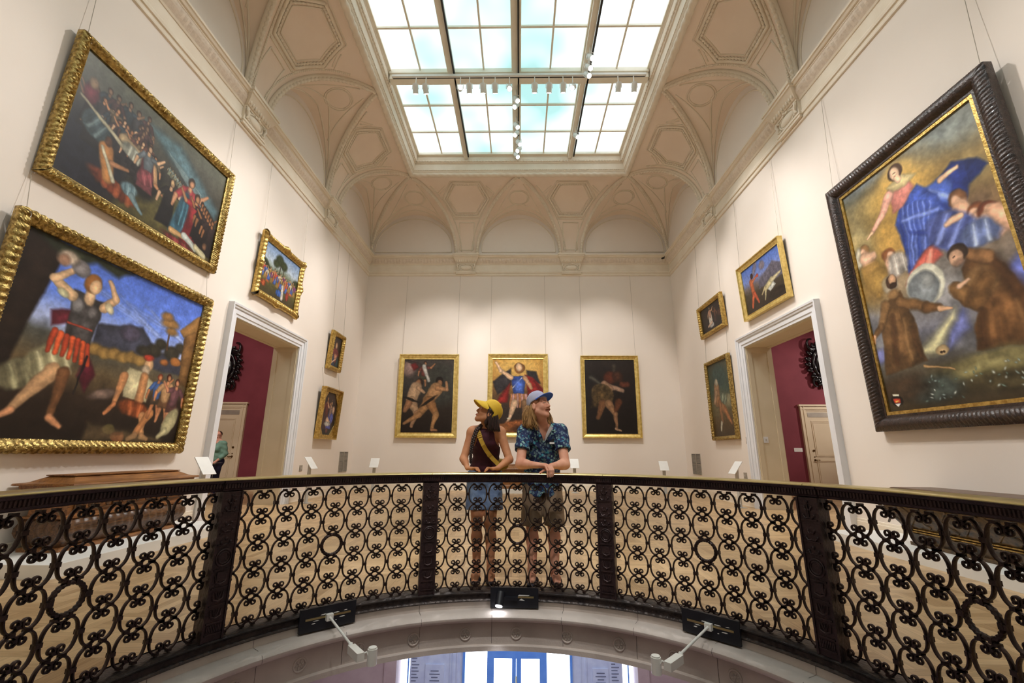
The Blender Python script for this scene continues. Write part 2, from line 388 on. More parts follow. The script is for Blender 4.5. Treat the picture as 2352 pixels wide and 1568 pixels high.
# ---- consoles on the cornice under every vault pier
CAPS = {'B': [-1.90, 1.83], 'L': [11.14, 7.42, 3.70], 'R': [11.10, 7.38, 3.68]}
ALLC = {'B': CAPS['B'], 'F': CAPS['B'], 'L': sorted([11.14-3.7*i for i in range(6)]), 'R': sorted([11.10-3.7*i for i in range(6)])}
def console():
    mb = MB()     # local: x along wall, y out of the wall, z up
    def bx(w, y1, z0, z1, w2=None, y2=None):
        w2 = w if w2 is None else w2; y2 = y1 if y2 is None else y2
        V = [(-w,0,z0),(w,0,z0),(w,y1,z0),(-w,y1,z0),(-w2,0,z1),(w2,0,z1),(w2,y2,z1),(-w2,y2,z1)]
        mb.add(V, box(0,0,0,1,1,1)[1])
    bx(.35, .085, 7.275, 7.33); bx(.37, .10, 7.33, 7.375); bx(.33, .075, 7.375, 7.66)
    bx(.335, .095, 7.64, 7.68); bx(.345, .12, 7.68, 7.86, .44, .24); bx(.455, .26, 7.86, 7.91); bx(.47, .285, 7.91, 7.975)
    mb.add(*ball((0, .075, 7.50), (.2, .06, .105), 16, 10))
    mb.add(*tube([(.235*cos(a), .085, 7.505+.13*sin(a)) for a in lsp(0, 2*pi, 25)], .016, 6))
    for s in (-1, 1):
        mb.add(*tube([(s*.25, .08, 7.60), (s*.30, .11, 7.61), (s*.31, .12, 7.55), (s*.27, .11, 7.47), (s*.29, .10, 7.41), (s*.24, .09, 7.40)], [.02,.03,.028,.022,.026,.018], 7))
        mb.add(*ball((s*.23, .095, 7.41), .022)); 
    mb.add(*box(-.08, .07, 7.60, .08, .13, 7.64)); mb.add(*ball((0, .13, 7.62), (.03,.03,.03)))
    for i in range(9):
        x = -.32+.08*i; mb.add(*ball((x, .15, 7.76), (.03, .03, .07), 8, 6))
    return mb
cm = None
for k in 'BLR':
    for c in CAPS[k]:
        if cm is None: o = mk('console', console(), 'plaster', corn, auto=35); cm = o
        else: o = cm.copy(); COL.objects.link(o); o.parent = corn
        p = side(k, c, 0, 0); o.location = p; o.rotation_euler = (0, 0, {'B': pi, 'L': -pi/2, 'R': pi/2}[k])
# ================================================================ VAULT
WQ = .37
def bays(k):
    a, b = (XL, XR) if k in 'BF' else (YF, YB)
    c = ALLC[k]; ed = [a]; 
    for q in c: ed += [q-WQ, q+WQ]
    ed.append(b)
    L = [(ed[2*i], ed[2*i+1]) for i in range(len(c)+1)]
    ap = [a+DV]+[(c[i]+c[i+1])/2 for i in range(len(c)-1)]+[b-DV]
    return L, ap
def lun(k, e, sa, t, v):
    sL, sR = e; sc, w = (sL+sR)/2, (sR-sL)/2; q = sqrt(max(0, 1-t*t)); f = 1-abs(t)
    s1 = (sR if t > 0 else sL)*(1-f)+sa*f
    p0 = np.array([sc+w*t, 0, Z1+HW*q]); p1 = np.array([s1, DV*f, Z1+HV*q])
    p = p0*(1-v)+p1*v; return side(k, *p)
def lunplan(k, e, sa, s, u):
    lo, hi = -(1-u/DV)+1e-4, (1-u/DV)-1e-4; ix = 0 if k in 'BF' else 1
    for _ in range(40):
        t = (lo+hi)/2; v = u/(DV*(1-abs(t)))
        if lun(k, e, sa, t, v)[ix] < s: lo = t
        else: hi = t
    return lun(k, e, sa, t, u/(DV*(1-abs(t))))
def pend(k, c, aL, aR, ph, x):        # x in 0..1 across
    u = DV*(1-cos(ph)); f = u/DV; z = Z1+HV*sin(ph)
    l = (c-WQ)*(1-f)+aL*f; r = (c+WQ)*(1-f)+aR*f
    return side(k, l+(r-l)*x, u, z)
vb = MB()
ts = [sin(a) for a in lsp(-pi/2, pi/2, 41)]
for k in 'BLRF':
    L, ap = bays(k)
    for e, sa in zip(L, ap): vb.add(*grid(lambda t, v: lun(k, e, sa, t, v), ts, lsp(0, 1, 9)))
    for i, c in enumerate(ALLC[k]): vb.add(*grid(lambda p, x: pend(k, c, ap[i], ap[i+1], p, x), lsp(0, pi/2, 25), lsp(0, 1, 9)))
vault = struct('ceiling', vb, 'vault', smooth=False, auto=25)
def bead(pts, r, step=.05, amp=.35, n=6, sq=None, up=None):
    """beaded moulding along a polyline"""
    P = np.array(pts, float); d = np.r_[0, np.cumsum(np.linalg.norm(np.diff(P, axis=0), axis=1))]
    N = max(4, int(d[-1]/(step/4))); s = np.linspace(0, d[-1], N)
    Q = np.stack([np.interp(s, d, P[:, i]) for i in range(3)], -1)
    return tube(Q, r*(1-amp+amp*np.abs(np.sin(s*pi/step))), n, sq=sq, up=up)
ribs = MB(); mould = MB(); lines = MB()
def nrm_off(pt, k, d):    # push a vault point into the room
    c = np.array([CX if k in 'BF' else pt[0], pt[1] if k in 'LR' else CY, 0.])
    ctr = np.array(side(k, 0, DV, Z1-.2)); p = np.array(pt, float)
    if k in 'LR': ctr[1] = p[1]
    else: ctr[0] = p[0]
    v = ctr-p; return tuple(p+v/np.linalg.norm(v)*d)
for k in 'BLR':
    L, ap = bays(k)
    for i, c in enumerate(ALLC[k]):
        if k != 'B' and c < 0: continue
        aL, aR = ap[i], ap[i+1]
        near = abs(c) 
        for x, sx in ((0, 1), (1, -1)):
            pts = [nrm_off(pend(k, c, aL, aR, p, x), k, .02) for p in lsp(.03, pi/2-.02, 40)]
            ribs.add(*tube(pts, .075, 6, sq=(1, .8)))
            ribs.add(*bead([nrm_off(pend(k, c, aL, aR, p, x), k, .075) for p in lsp(.03, pi/2-.02, 40)], .05, .10, .6))
            pts = []
            for p in lsp(.10, 1.30, 30):
                f = 1-cos(p); w = 2*WQ*(1-f)+(aR-aL)*f; pts.append(nrm_off(pend(k, c, aL, aR, p, x+sx*min(.2/w, .42)), k, .008))
            mould.add(*bead(pts, .026, .05, .55))
        # hexagonal coffer: corner (metres from centre line, arc angle)
        mid = (aL+aR)/2
        def PH_(ds, p):
            f = 1-cos(p); l = (c-WQ)*(1-f)+aL*f; r = (c+WQ)*(1-f)+aR*f; cc = (l+r)/2
            return pend(k, c, aL, aR, p, .5+ds/(r-l))
        hexc = [(-.46,1.375),(.46,1.375),(.78,1.03),(.42,.71),(-.42,.71),(-.78,1.03)]
        hc = (0., 1.04)
        for sc_, r, st, am, d, tgt in ((1., .04, .08, .2, .012, mould), (.90, .036, .08, .75, .016, mould), (.80, .018, .2, .0, .003, lines), (1.11, .02, .06, .4, .003, lines)):
            pts = []
            H = [(hc[0]+(h[0]-hc[0])*sc_, hc[1]+(h[1]-hc[1])*sc_) for h in hexc]; H.append(H[0])
            for a_, b_ in zip(H[:-1], H[1:]):
                for t in lsp(0, 1, 8)[:-1]: pts.append(nrm_off(PH_(a_[0]*(1-t)+b_[0]*t, a_[1]*(1-t)+b_[1]*t), k, d))
            pts.append(pts[0]); tgt.add(*(bead(pts, r, st, am) if am else tube(pts, r, 6)))
        # small flanking fillets beside the coffer and panel below
        for s in (-1, 1):
            for o_ in (.0, .1):
                pts = [nrm_off(PH_(s*(.60+o_+.30*t), 1.30-.17*t), k, .004) for t in lsp(0, 1, 6)]
                lines.add(*tube(pts, .018, 6))
            pts = [nrm_off(PH_(s*(.27-.02*t), .60-.47*t), k, .004) for t in lsp(0, 1, 8)]; lines.add(*tube(pts, .018, 6))
        for p_, hw_ in ((.60, .27), (.13, .25), (.66, .42)):
            lines.add(*tube([nrm_off(PH_(hw_*t, p_), k, .004) for t in lsp(-1, 1, 6)], .02, 6))
    for e, sa in zip(L, ap):
        if k != 'B' and e[1] < 2: continue
        # arch line on the lunette wall, fillets and roundel in the lunette soffit
        sc_, w = (e[0]+e[1])/2, (e[1]-e[0])/2
        pts = [side(k, sc_+(w-.17)*cos(a), .006, Z1+.30+(HW-.48)*sin(a)) for a in lsp(0, pi, 40)]
        pts = [side(k, sc_+(w-.17), .006, Z1+.18)]+pts+[side(k, sc_-(w-.17), .006, Z1+.18)]; pts.append(pts[0])
        lines.add(*tube(pts, .016, 6))
        for v_ in (.14, .30):
            pts = [nrm_off(lun(k, e, sa, t, v_), k, .004) for t in ts[3:-3]]; lines.add(*tube(pts, .02, 6))
        for s in (-1, 1):
            pts = [nrm_off(lun(k, e, sa, s*(.10+.52*q), 1-.62*q**1.2-.14), k, .004) for q in lsp(0, 1, 16)]; lines.add(*tube(pts, .018, 6))
        for R_c in (.36, .31):
            pts = []
            for a in lsp(0, 2*pi, 33):
                pts.append(nrm_off(lunplan(k, e, sa, .62*sa+.38*sc_+R_c*cos(a), .78+R_c*sin(a)*.9), k, .004))
            lines.add(*tube(pts, .018, 6))
# corner groins
for k, e in (('L', XL), ('R', XR)):
    sg = 1 if k == 'L' else -1
    pts = [(e+sg*DV*(1-cos(p)), YB-DV*(1-cos(p)), Z1+HV*sin(p)-.02) for p in lsp(.03, pi/2-.02, 40)]
    ribs.add(*tube(pts, .06, 6)); ribs.add(*bead([(p[0]+sg*.03, p[1]-.03, p[2]-.02) for p in pts], .05, .09, .6))
mk('rib_moulding', ribs, 'plaster', vault, smooth=True); mk('coffer_moulding', mould, 'plaster', vault, smooth=True); mk('fillet_moulding', lines, 'plaster', vault, smooth=True)
# ================================================================ SKYLIGHT
sk = MB()
base = [(DV-.05,10.09),(1.70,10.05),(1.86,10.10),(1.88,10.13),(1.89,10.16),(1.905,10.17),(1.92,10.38),(1.95,10.39),(1.96,10.42),(1.99,10.44),(1.99,10.47),(2.0,10.50),(2.0,10.60),(2.02,10.61),(2.03,10.66),(2.05,10.67),(2.06,10.71)]
sk = rect_sweep(base)
sky = struct('window_1', sk, 'plaster')
tor = MB()
for k in 'BLR':
    a, b = (XL+1.78, XR-1.78) if k == 'B' else (0 if k != 'F' else 0, YB-1.78)
    N = int((b-a)/.03); V = []; n = 10
    for i in range(N):
        s = a+(b-a)*i/(N-1)
        for j in range(n):
            th = 2*pi*j/n; r = .082+.010*sin(s*2*pi/.22+2*th)
            V.append(side(k, s, 1.78+r*cos(th), 10.07+r*sin(th)))
    tor.add(V, [(i*n+j, i*n+(j+1) % n, (i+1)*n+(j+1) % n, (i+1)*n+j) for i in range(N-1) for j in range(n)])
mk('leaf_torus', tor, 'plaster', sky, smooth=True)
eg = MB()
for k in 'BLR':
    a, b = (XL+1.97, XR-1.97) if k == 'B' else (2.5, YB-1.97)
    n = int((b-a)/.095)
    for i in range(n):
        s = a+(b-a)*(i+.5)/n; eg.add(*ball(side(k, s, 1.975, 10.445), (.032,.032,.036), 7, 5))
    n = int((b-a)/.06)
    for i in range(n):
        s = a+(b-a)*(i+.5)/n; eg.add(*ball(side(k, s, 1.895, 10.165), (.018,.018,.016), 5, 4))
mk('egg_and_dart', eg, 'plaster', sky, smooth=True)
gx0, gx1, gy0, gy1 = XL+2.03, XR-2.03, YF+2.03, YB-2.03
mk('glazing', MB().add(*box(gx0-.03, gy0-.03, 10.705, gx1+.03, gy1+.03, 10.72)), 'skyglass', sky)
fr = MB(); tr = MB()
# perimeter sash
for x0, x1 in ((gx0-.01, gx0+.05), (gx1-.05, gx1+.01)): fr.add(*box(x0, gy0, 10.64, x1, gy1, 10.7))
fr.add(*box(gx0, gy1-.06, 10.62, gx1, gy1+.01, 10.7))
mx = [-1.76, -.09, 1.64]; hw = [.062, .085, .062]
for x, h in zip(mx, hw):
    fr.add(*box(x-h, gy0, 10.50, x+h, gy1, 10.7)); fr.add(*box(x-h-.035, gy0, 10.60, x+h+.035, gy1, 10.7))
ex = [gx0]+mx+[gx1]
for i in range(4):
    c = (ex[i]+ex[i+1])/2; fr.add(*box(c-.022, gy0, 10.655, c+.022, gy1, 10.7))
beams = [9.38, 5.6, 1.8, -2., -5.8]
for y in beams:
    fr.add(*box(gx0, y-.10, 10.44, gx1, y+.10, 10.7)); fr.add(*box(gx0, y-.15, 10.58, gx1, y+.15, 10.7))
for y in (11.50, 10.43, 8.08, 6.85, 4.35, 3.1): fr.add(*box(gx0, y-.024, 10.65, gx1, y+.024, 10.7))
mk('glazing_bars', fr, 'skyframe', sky)
for x in (-1.665, -.035, 1.745): tr.add(*box(x-.02, gy0+.3, 10.44, x+.02, gy1-.15, 10.52))
mk('channel', tr, 'track', sky)
tk = MB().add(*box(gx0+.12, 9.09, 10.33, gx1-.12, 9.17, 10.36)); tk.add(*box(gx0+.12, 9.09, 10.36, gx1-.12, 9.17, 10.39))
hung = MB()
for x in (-2.9, -.09, 2.75): hung.add(*cyl((x, 9.13, 10.39), (x, 9.32, 10.47), .012))
tko = mk('lighting_track', tk, 'lampwhite'); tag(tko, 'long white horizontal lighting track hung below the skylight crossbeam', 'light track')
mk('contact_strip', MB().add(*box(gx0+.14, 9.15, 10.325, gx1-.14, 9.175, 10.345)), 'track', tko)
for x in (-2.9, -.09, 2.75): mk('hanger', MB().add(*cyl((x, 9.13, 10.39), (x, 9.32, 10.47), .012)), 'lampwhite', tko)
# ================================================================ OPENING: stone ring and iron base
A0, A1 = -2.75, 2.9
st = MB()
st.add(*arc([(2.30,-.065),(2.135,-.078),(2.135,-.128),(2.05,-.128),(2.02,-.131),(1.995,-.142),(1.983,-.157),(1.983,-.172),(1.992,-.187),(2.01,-.196),(2.055,-.202),(2.06,-.205),(2.06,-.375),(2.045,-.378),(2.04,-.385),(2.04,-.42),(2.35,-.42)], 0, 2*pi, 181))
ring = struct('trim_4', st, 'stone', auto=35)
ros = MB()
for i in range(-6, 8):
    a = radians(1.68+11.74*i); ex_, ey_ = (cos(a), -sin(a)), (sin(a), cos(a))
    R = 2.06
    def P(x, z, d): rr = R-d; return (CX+rr*ey_[0]+x*ex_[0], CY+rr*ey_[1]+x*ex_[1], -.297+z)
    ros.add(*tube([P(.042*cos(t), .042*sin(t), .002) for t in lsp(0, 2*pi, 25)], .007, 6))
    for q in range(6):
        t = q*pi/3+.2; ros.add(*tube([P(.010*cos(t), .010*sin(t), .001), P(.020*cos(t), .020*sin(t), .003), P(.034*cos(t), .034*sin(t), .0)], [.003, .007, .004], 6))
    ros.add(*ball(P(0, 0, .0), .011, 8, 6))
mk('rosette', ros, 'stone', ring, smooth=True)
jt = MB()
for i in range(-5, 6):
    a = radians(-4.+16.5*i)
    jt.add(*[[(CX+(R-.0012)*sin(a+s*.0006), CY+(R-.0012)*cos(a+s*.0006), z) for s in (-1, 1) for R, z in ((2.135,-.08),(2.133,-.126),(2.06,-.127),(1.995,-.141),(1.982,-.160),(1.985,-.182),(2.0,-.193),(2.058,-.206),(2.058,-.37))], [(j, j+1, j+10, j+9) for j in range(8)]])
mk('mortar_joint', jt, 'ironbase', ring)
# ================================================================ ENTRANCE HALL BELOW
HZ = -5.9; HY = 12.6
struct('floor_hall', MB().add(*box(-7.2, -7, HZ-.1, 7.1, 16, HZ)), 'hallstone')
hc_ = MB(); n = 72; V = []
for i in range(n):
    a = 2*pi*i/n; dx, dy = sin(a), cos(a); t = min(((7.1 if dx > 0 else -7.2)-CX)/dx if abs(dx) > 1e-6 else 1e9, ((16 if dy > 0 else -7)-CY)/dy if abs(dy) > 1e-6 else 1e9)
    V += [(CX+2.2*dx, CY+2.2*dy, -.42), (CX+t*dx, CY+t*dy, -.42)]
for x, y in ((-7.2,16),(7.1,16),(-7.2,-7),(7.1,-7)):
    a = atan2(x-CX, y-CY) % (2*pi); i = int(round(a/(2*pi/n))) % n; V[2*i+1] = (x, y, -.42)
hc_.add(V, [(2*i, 2*i+1, 2*((i+1) % n)+1, 2*((i+1) % n)) for i in range(n)])
struct('ceiling_hall', hc_, 'stonepink')
hw_ = MB()
for x0, x1, y0, y1 in ((-7.4,-7.2,-7,16),(7.1,7.3,-7,16)): hw_.add(*box(x0, y0, HZ, x1, y1, -.42))
struct('wall_hall_sides', hw_, 'hallstone')
struct('wall_hall_front', MB().add(*box(-7.2, -7.2, HZ, 7.1, -7, -.42)), 'hallstone')
# entrance screen: side piers, bright windows, inscription slabs, blue doors
pier = MB(); pier.add(*box(-7.2, 12.3, HZ, -2.98, 12.9, -.42)); pier.add(*box(2.87, 12.3, HZ, 7.1, 12.9, -.42)); pier.add(*box(-2.98, HY, -3.3, 2.87, HY+.3, -.42))
for x in (-3.25, 3.12): pier.add(*box(x-.02, 12.27, HZ, x+.02, 12.3, -.42))
struct('wall_hall_entrance', pier, 'hallstone')
sl = MB(); sl.add(*box(-2.72, HY+.05, HZ, -1.40, HY+.25, -3.3)); sl.add(*box(1.33, HY+.05, HZ, 2.57, HY+.25, -3.3))
slab = struct('wall_hall_slabs', sl, 'slab')
pnl = MB(); ink = MB()
for x0, x1, c0, c1 in ((-2.33, -1.86, -2.68, -2.48), (1.83, 2.22, 2.30, 2.52)):
    pnl.add(*box(x0, HY+.02, HZ+.6, x1, HY+.05, -3.98 if x0 < 0 else -4.02))
    for i in range(7):
        z = -4.13-.07*i-(.08 if i > 3 else 0); hw2 = (.10, .13, .08, .12, .09, .13, .06)[i]; xc = (x0+x1)/2; ink.add(*box(xc-hw2, HY+.014, z, xc+hw2, HY+.02, z+.022))
    for i in range(14):
        z = -3.80-.07*i; l = (.16, .13, .10, .19, .15, .18, .13, .17, .12, .18, .15, .13, .19, .11)[i]; ink.add(*box(c0, HY+.044, z, c0+l, HY+.05, z+.02))
for x in (-1.72, -1.66, -1.55): pnl.add(*box(x, HY+.03, HZ, x+.03, HY+.05, -3.4))
for x in (1.52, 1.66): pnl.add(*box(x, HY+.03, HZ, x+.03, HY+.05, -3.4))
mk('raised_tablet', pnl, 'slab', slab); mk('lettering', ink, 'ink', slab)
gl = MB(); gl.add(*box(-2.98, HY+.2, HZ, -2.72, HY+.22, -3.3)); gl.add(*box(2.57, HY+.2, HZ, 2.87, HY+.22, -3.3)); gl.add(*box(-1.34, HY+.14, HZ, -.80, HY+.16, -3.3)); gl.add(*box(.70, HY+.14, HZ, 1.28, HY+.16, -3.3))
w2 = struct('window_2', gl, 'daylight')
mm = MB()
for x in (-2.78, 2.73): mm.add(*box(x-.015, HY+.1, HZ, x+.015, HY+.2, -3.3))
for x in (-1.37, 1.30): mm.add(*box(x-.03, HY, HZ, x+.03, HY+.2, -3.3))
mk('mullion', mm, 'bluedoor', w2)
df = MB()
for x0, x1 in ((-.79, -.62), (-.17, -.07), (-.06, .06), (.52, .70)): df.add(*box(x0, HY+.05, HZ, x1, HY+.12, -3.3))
df.add(*box(-.789, HY+.048, -3.84, .699, HY+.11, -3.3)); 
d3 = struct('door_3', df, 'bluedoor')
mk('door_glass', MB().add(*box(-.64, HY+.08, HZ, .54, HY+.09, -3.83)), 'daylight', d3)
mk('pull_handle', MB().add(*cyl((-.065, HY+.0, -4.45), (-.065, HY+.0, -4.2), .013)).add(*cyl((-.065, HY+.0, -4.25), (-.065, HY+.06, -4.25), .01)).add(*cyl((-.065, HY, -4.42), (-.065, HY+.06, -4.42), .01)), 'brass', d3)
struct('wall_hall_far', MB().add(*box(-7.2, 16, HZ, 7.1, 16.2, -.42)), 'hallstone')
# ================================================================ IRON BALUSTRADE
def az(k): return PH+TH*k
WP = .068                                   # half width of a post (m)
half = TH/2-WP/RR
NAMES = {-2: 'leftmost curved iron scroll panel, nearest the viewer beside the wooden chest', -1: 'curved iron scroll panel between the left posts, in front of the left doorway',
         0: 'curved iron scroll panel in the middle, in front of the legs of the two visitors', 1: 'curved iron scroll panel right of the man, in front of the right doorway',
         2: 'rightmost curved iron scroll panel, nearest the viewer in front of the gilt chest'}
p = 2*half*RR/8; hc = (ZP-.028)/5
def cscroll(sg):
    """one C-scroll: collar at x=0, curls toward +x*sg; local x tangential, y radial, z up"""
    path = [(.055,.5),(.06,.62),(.09,.76),(.15,.88),(.23,.955),(.31,.975),(.39,.945),(.450,.88),(.468,.80),(.445,.725),(.385,.695),(.322,.72),(.300,.785),(.325,.84),(.378,.845)]
    pts = [(x, 1-z) for x, z in path[::-1]]+path[1:]
    # smooth by Chaikin
    P = np.array(pts)
    for _ in range(1): P = np.vstack([P[:1]]+[np.vstack([.75*a+.25*b, .25*a+.75*b]) for a, b in zip(P[:-1], P[1:])]+[P[-1:]])
    Q = [(sg*x*p, 0, z*hc) for x, z in P]; n = len(Q)
    mb = MB(); r = [.0074 if 8 < i < n-9 else .0054 for i in range(n)]
    mb.add(*tube(Q, r, 6, sq=(1.0, 1.5), up=(0, 1, 0)) if False else tube(Q, r, 6, sq=(.95, 1.65), up=(0, 1, 0)))
    for z in (.835, .165):
        c = (sg*.386*p, 0, z*hc); mb.add(*cyl((c[0], -.017, c[2]), (c[0], .017, c[2]), .0072, n=10))
    # collars: half of the side clasp, and clasps to the scroll above / below
    mb.add(*cbox((sg*.035*p, 0, .5*hc), (.07*p+.004, .032, .022)))
    for z in (1., 0.): mb.add(*cbox((sg*.31*p, 0, z*hc), (.024, .03, .013)))
    for z in (.9, .1): mb.add(*cbox((sg*.478*p, 0, z*hc), (.05*p, .012, .010)))
    return mb
scr = {}
def scroll(sg, par, d, z):
    if sg not in scr: o = mk('scroll', cscroll(sg), 'iron', None, auto=50); scr[sg] = o
    else: o = scr[sg].copy(); COL.objects.link(o)
    o.parent = par; o.location = (RR*sin(d), RR*cos(d)-RR, z); o.rotation_euler = (0, 0, -d); return o
ringo = None
for k in range(-2, 3):
    a = az(k); t = thing('railing_panel', NAMES[k], 'railing', (CX+RR*sin(a), CY+RR*cos(a), 0), -a, 'scrolled iron panels round the floor opening')
    for c in range(8):
        d = (c-3.5)*p/RR
        for r in range(5):
            z = .012+r*hc
            for sg in (1, -1):
                if r == 2 and ((c == 3 and sg == 1) or (c == 4 and sg == -1)): continue
                scroll(sg, t, d, z)
    if ringo is None:
        mb = MB(); N = 96; V = []; n = 8; R0 = .076
        for i in range(N):
            th = 2*pi*i/N
            for j in range(n):
                q = 2*pi*j/n; r = .0125+.0016*sin(3*q+44*th/2); V.append(((R0+r*cos(q))*cos(th), r*1.2*sin(q), (R0-.002+r*cos(q))*sin(th)))
        mb.add(V, [(i*n+j, i*n+(j+1) % n, ((i+1) % N)*n+(j+1) % n, ((i+1) % N)*n+j) for i in range(N) for j in range(n)])
        for x, z in ((R0, 0), (-R0, 0)): mb.add(*cbox((x+.006*np.sign(x), 0, 0), (.022, .038, .026)))
        for s in (1, -1):
            mb.add(*cbox((.022, 0, s*R0), (.016, .036, .026))); mb.add(*cbox((-.022, 0, s*R0), (.016, .036, .026)))
        o = mk('twisted_ring', mb, 'iron', t, auto=50); ringo = o
    else: o = ringo.copy(); COL.objects.link(o); o.parent = t
    o.location = (0, 0, .012+2.5*hc)
# posts
def post():
    mb = MB(); w = WP-.006; y0 = -.06; y1 = .05
    mb.add(*box(-w, y0, 0, w, y1, ZP)); 
    for s in (-1, 1): mb.add(*box(s*w-.006, y0-.008, 0, s*w+.006, y0+.02, ZP))
    rel = MB()
    f = y0-.001
    def bar(z, h=.008, ww=.05): rel.add(*box(-ww, f-.007, z, ww, f+.003, z+h))
    for z in (.035, .10, .20, .30, .41, .56, .63, .76): bar(z); 
    rel.add(*tube([(.048*cos(q), f-.002, .485+.05*sin(q)) for q in lsp(0, 2*pi, 25)], .006, 6))
    rel.add(*tube([(.034*cos(q), f-.002, .485+.036*sin(q)) for q in lsp(0, 2*pi, 21)], .004, 5))
    for i in range(9): rel.add(*box(-.04+.01*i-.003, f-.006, .05, -.04+.01*i+.003, f+.002, .09))
    for z in (.12, .22, .32):
        rel.add(*tube([(-.034, f, z+.06), (-.03, f-.004, z+.02), (0, f-.006, z+.008), (.03, f-.004, z+.02), (.034, f, z+.06)], .006, 6)); 
        for s in (-1, 0, 1): rel.add(*tube([(s*.004, f-.003, z+.015), (s*.018, f-.005, z+.06)], [.005, .003], 5))
    rel.add(*box(-.028, f-.008, .345, .028, f+.002, .40))
    for z, ww in ((.58, .03), (.66, .036), (.70, .02), (.79, .034), (.84, .022)):
        for s in (-1, 1):
            rel.add(*ball((s*ww, f, z), .009, 7, 5)); rel.add(*tube([(0, f-.002, z-.012), (s*ww*.6, f-.005, z-.018), (s*ww, f-.002, z)], .005, 5))
    rel.add(*tube([(0, f-.003, .77), (0, f-.006, .86)], [.007, .004], 6)); rel.add(*ball((0, f-.002, .872), .008, 7, 5)); rel.add(*ball((0, f, .60), .012, 7, 5))
    return mb, rel
pm, pr_ = post(); PL = {-1.5: 'dark cast iron balustrade post, second from left, below the left doorway', -.5: 'dark cast iron balustrade post just left of the woman', .5: 'dark cast iron balustrade post just right of the man', 1.5: 'dark cast iron balustrade post below the right doorway'}
src = None
for k, lb in PL.items():
    a = az(k); t = thing('balustrade_post', lb, 'post', (CX+RR*sin(a), CY+RR*cos(a), 0), -a, 'relief posts of the balustrade')
    if src is None: s1 = mk('shaft', pm, 'ironpost', t); s2 = mk('relief', pr_, 'ironpost', s1, auto=40); src = (s1, s2)
    else:
        o = src[0].copy(); COL.objects.link(o); o.parent = t; o2 = src[1].copy(); COL.objects.link(o2); o2.parent = o
# iron base, stopping beneath panels and posts
def rel_(a, j, R, z): return (R-.006*abs(sin(a*RR*pi/.055)), z) if j in (4, 5, 6) else (R, z)
bs = MB().add(*arc([(2.30,.0),(2.13,.0),(2.118,-.008),(2.122,-.02),(2.135,-.026),(2.137,-.04),(2.135,-.052),(2.118,-.056),(2.112,-.066),(2.122,-.076),(2.30,-.078)], A0, A1, 900, rel_))
b = mk('curved_iron_base', bs, 'ironbase', auto=40); tag(b, 'dark moulded curved iron base strip under the scroll panels', 'railing_base')
# frieze and brass rail
def flut(a, j, R, z):
    s = a*RR; return (R+(.006 if (s/.02) % 1 < .45 else 0), z) if j in (5, 6) else (R, z)
fz = thing('handrail', 'long curved polished brass handrail on fluted dark iron frieze around the opening', 'handrail', (CX, CY+RR, 0))
def rel_to(mb, e): mb.v = [(x-e.location.x, y-e.location.y, z-e.location.z) for x, y, z in mb.v]; return mb
for k in range(-3, 4):
    a = az(k); h = TH/2-.0008
    pr = [(2.25,ZP),(2.15,ZP),(2.143,ZP+.006),(2.14,ZP+.014),(2.132,ZP+.019),(2.13,ZP+.021),(2.13,ZP+.050),(2.124,ZP+.054),(2.118,ZP+.070),(2.26,ZP+.070)]
    mk('frieze', rel_to(MB().add(*arc(pr, a-h, a+h, 640, flut, closed=True)), fz), 'ironpost', fz)
    # capital block over the post at the panel's left end
    a2 = az(k-.5); w_ = (WP+.004)/RR
    pr2 = [(q[0]-.008, q[1]) for i, q in enumerate(pr)]
    mk('capital_block', rel_to(MB().add(*arc(pr2, a2-w_, a2+w_, 60, flut, closed=True)), fz), 'ironpost', fz)
    br = [(2.118,ZP+.070),(2.106,ZP+.072),(2.103,ZP+.076),(2.106,ZP+.081),(2.118,ZP+.085),(2.19,ZP+.089),(2.262,ZP+.085),(2.272,ZP+.079),(2.272,ZP+.074),(2.262,ZP+.070)]
    mk('brass_cap', rel_to(MB().add(*arc(br, a-h, a+h, 80, closed=True)), fz), 'brass', fz, auto=40)
# ---------------- light fixture boards on the base
def board(nm, a0, lab, arm=None):
    t = thing('fixture_board', lab, 'light fixture', (CX+2.096*sin(a0), CY+2.096*cos(a0), -.115), -a0, 'black light boards clipped to the base')
    mk('board', MB().add(*box(-.205, -.012, -.0, .205, .010, .155)), 'black', t)
    mk('brass_slot', MB().add(*box(-.165 if arm else .03, -.0145, .076, .165, -.012, .090)), 'brass', t)
    sc = MB()
    for (x, z, w_, h_) in [(-.115,.066,.05,.004),(-.06,.098,.045,.007),(.03,.096,.05,.006),(.08,.06,.045,.006),(.05,.045,.014,.004),(-.12,.05,.03,.006),(.11,.10,.03,.004)]:
        sc.add([(x,-.0128,z),(x+w_*.6,-.0128,z-h_*.4),(x+w_,-.0128,z+h_*.3),(x+w_*.7,-.0128,z+h_),(x+w_*.2,-.0128,z+h_*.7)], [(0,1,2,3,4)])
    if arm: mk('chipped_paint', sc, 'white', t)
    return t
def armlamp(t, s):
    # white arm reaching over the opening; y negative = inwards
    mk('mount_block', MB().add(*box(-.024, -.05, .058, .024, -.014, .102)), 'lampwhite', t)
    L = .50
    mk('arm', MB().add(*cyl((0, -.045, .08), (s*.0, -L, .030), .0085, n=12)), 'lampwhite', t, auto=40)
    mk('driver_box', MB().add(*box(-.024, -L-.17, -.012, .024, -L, .036)).add(*cyl((0, -L, .022), (0, -L+.02, .032), .016)), 'lampwhite', t)
    x = s*.078; y = -L-.165
    hd = MB().add(*cyl((x, y, -.05), (x, y, .042), .031, n=24)).add(*cyl((x, y, .042), (x, y, .051), .026, n=24))
    mk('lamp_head', hd, 'lampwhite', t, auto=40)
    mk('bracket', MB().add(*tube([(s*.02, -L-.15, .02), (s*.04, -L-.16, .03), (s*.05, y, .01)], .006, 6)), 'lampwhite', t)
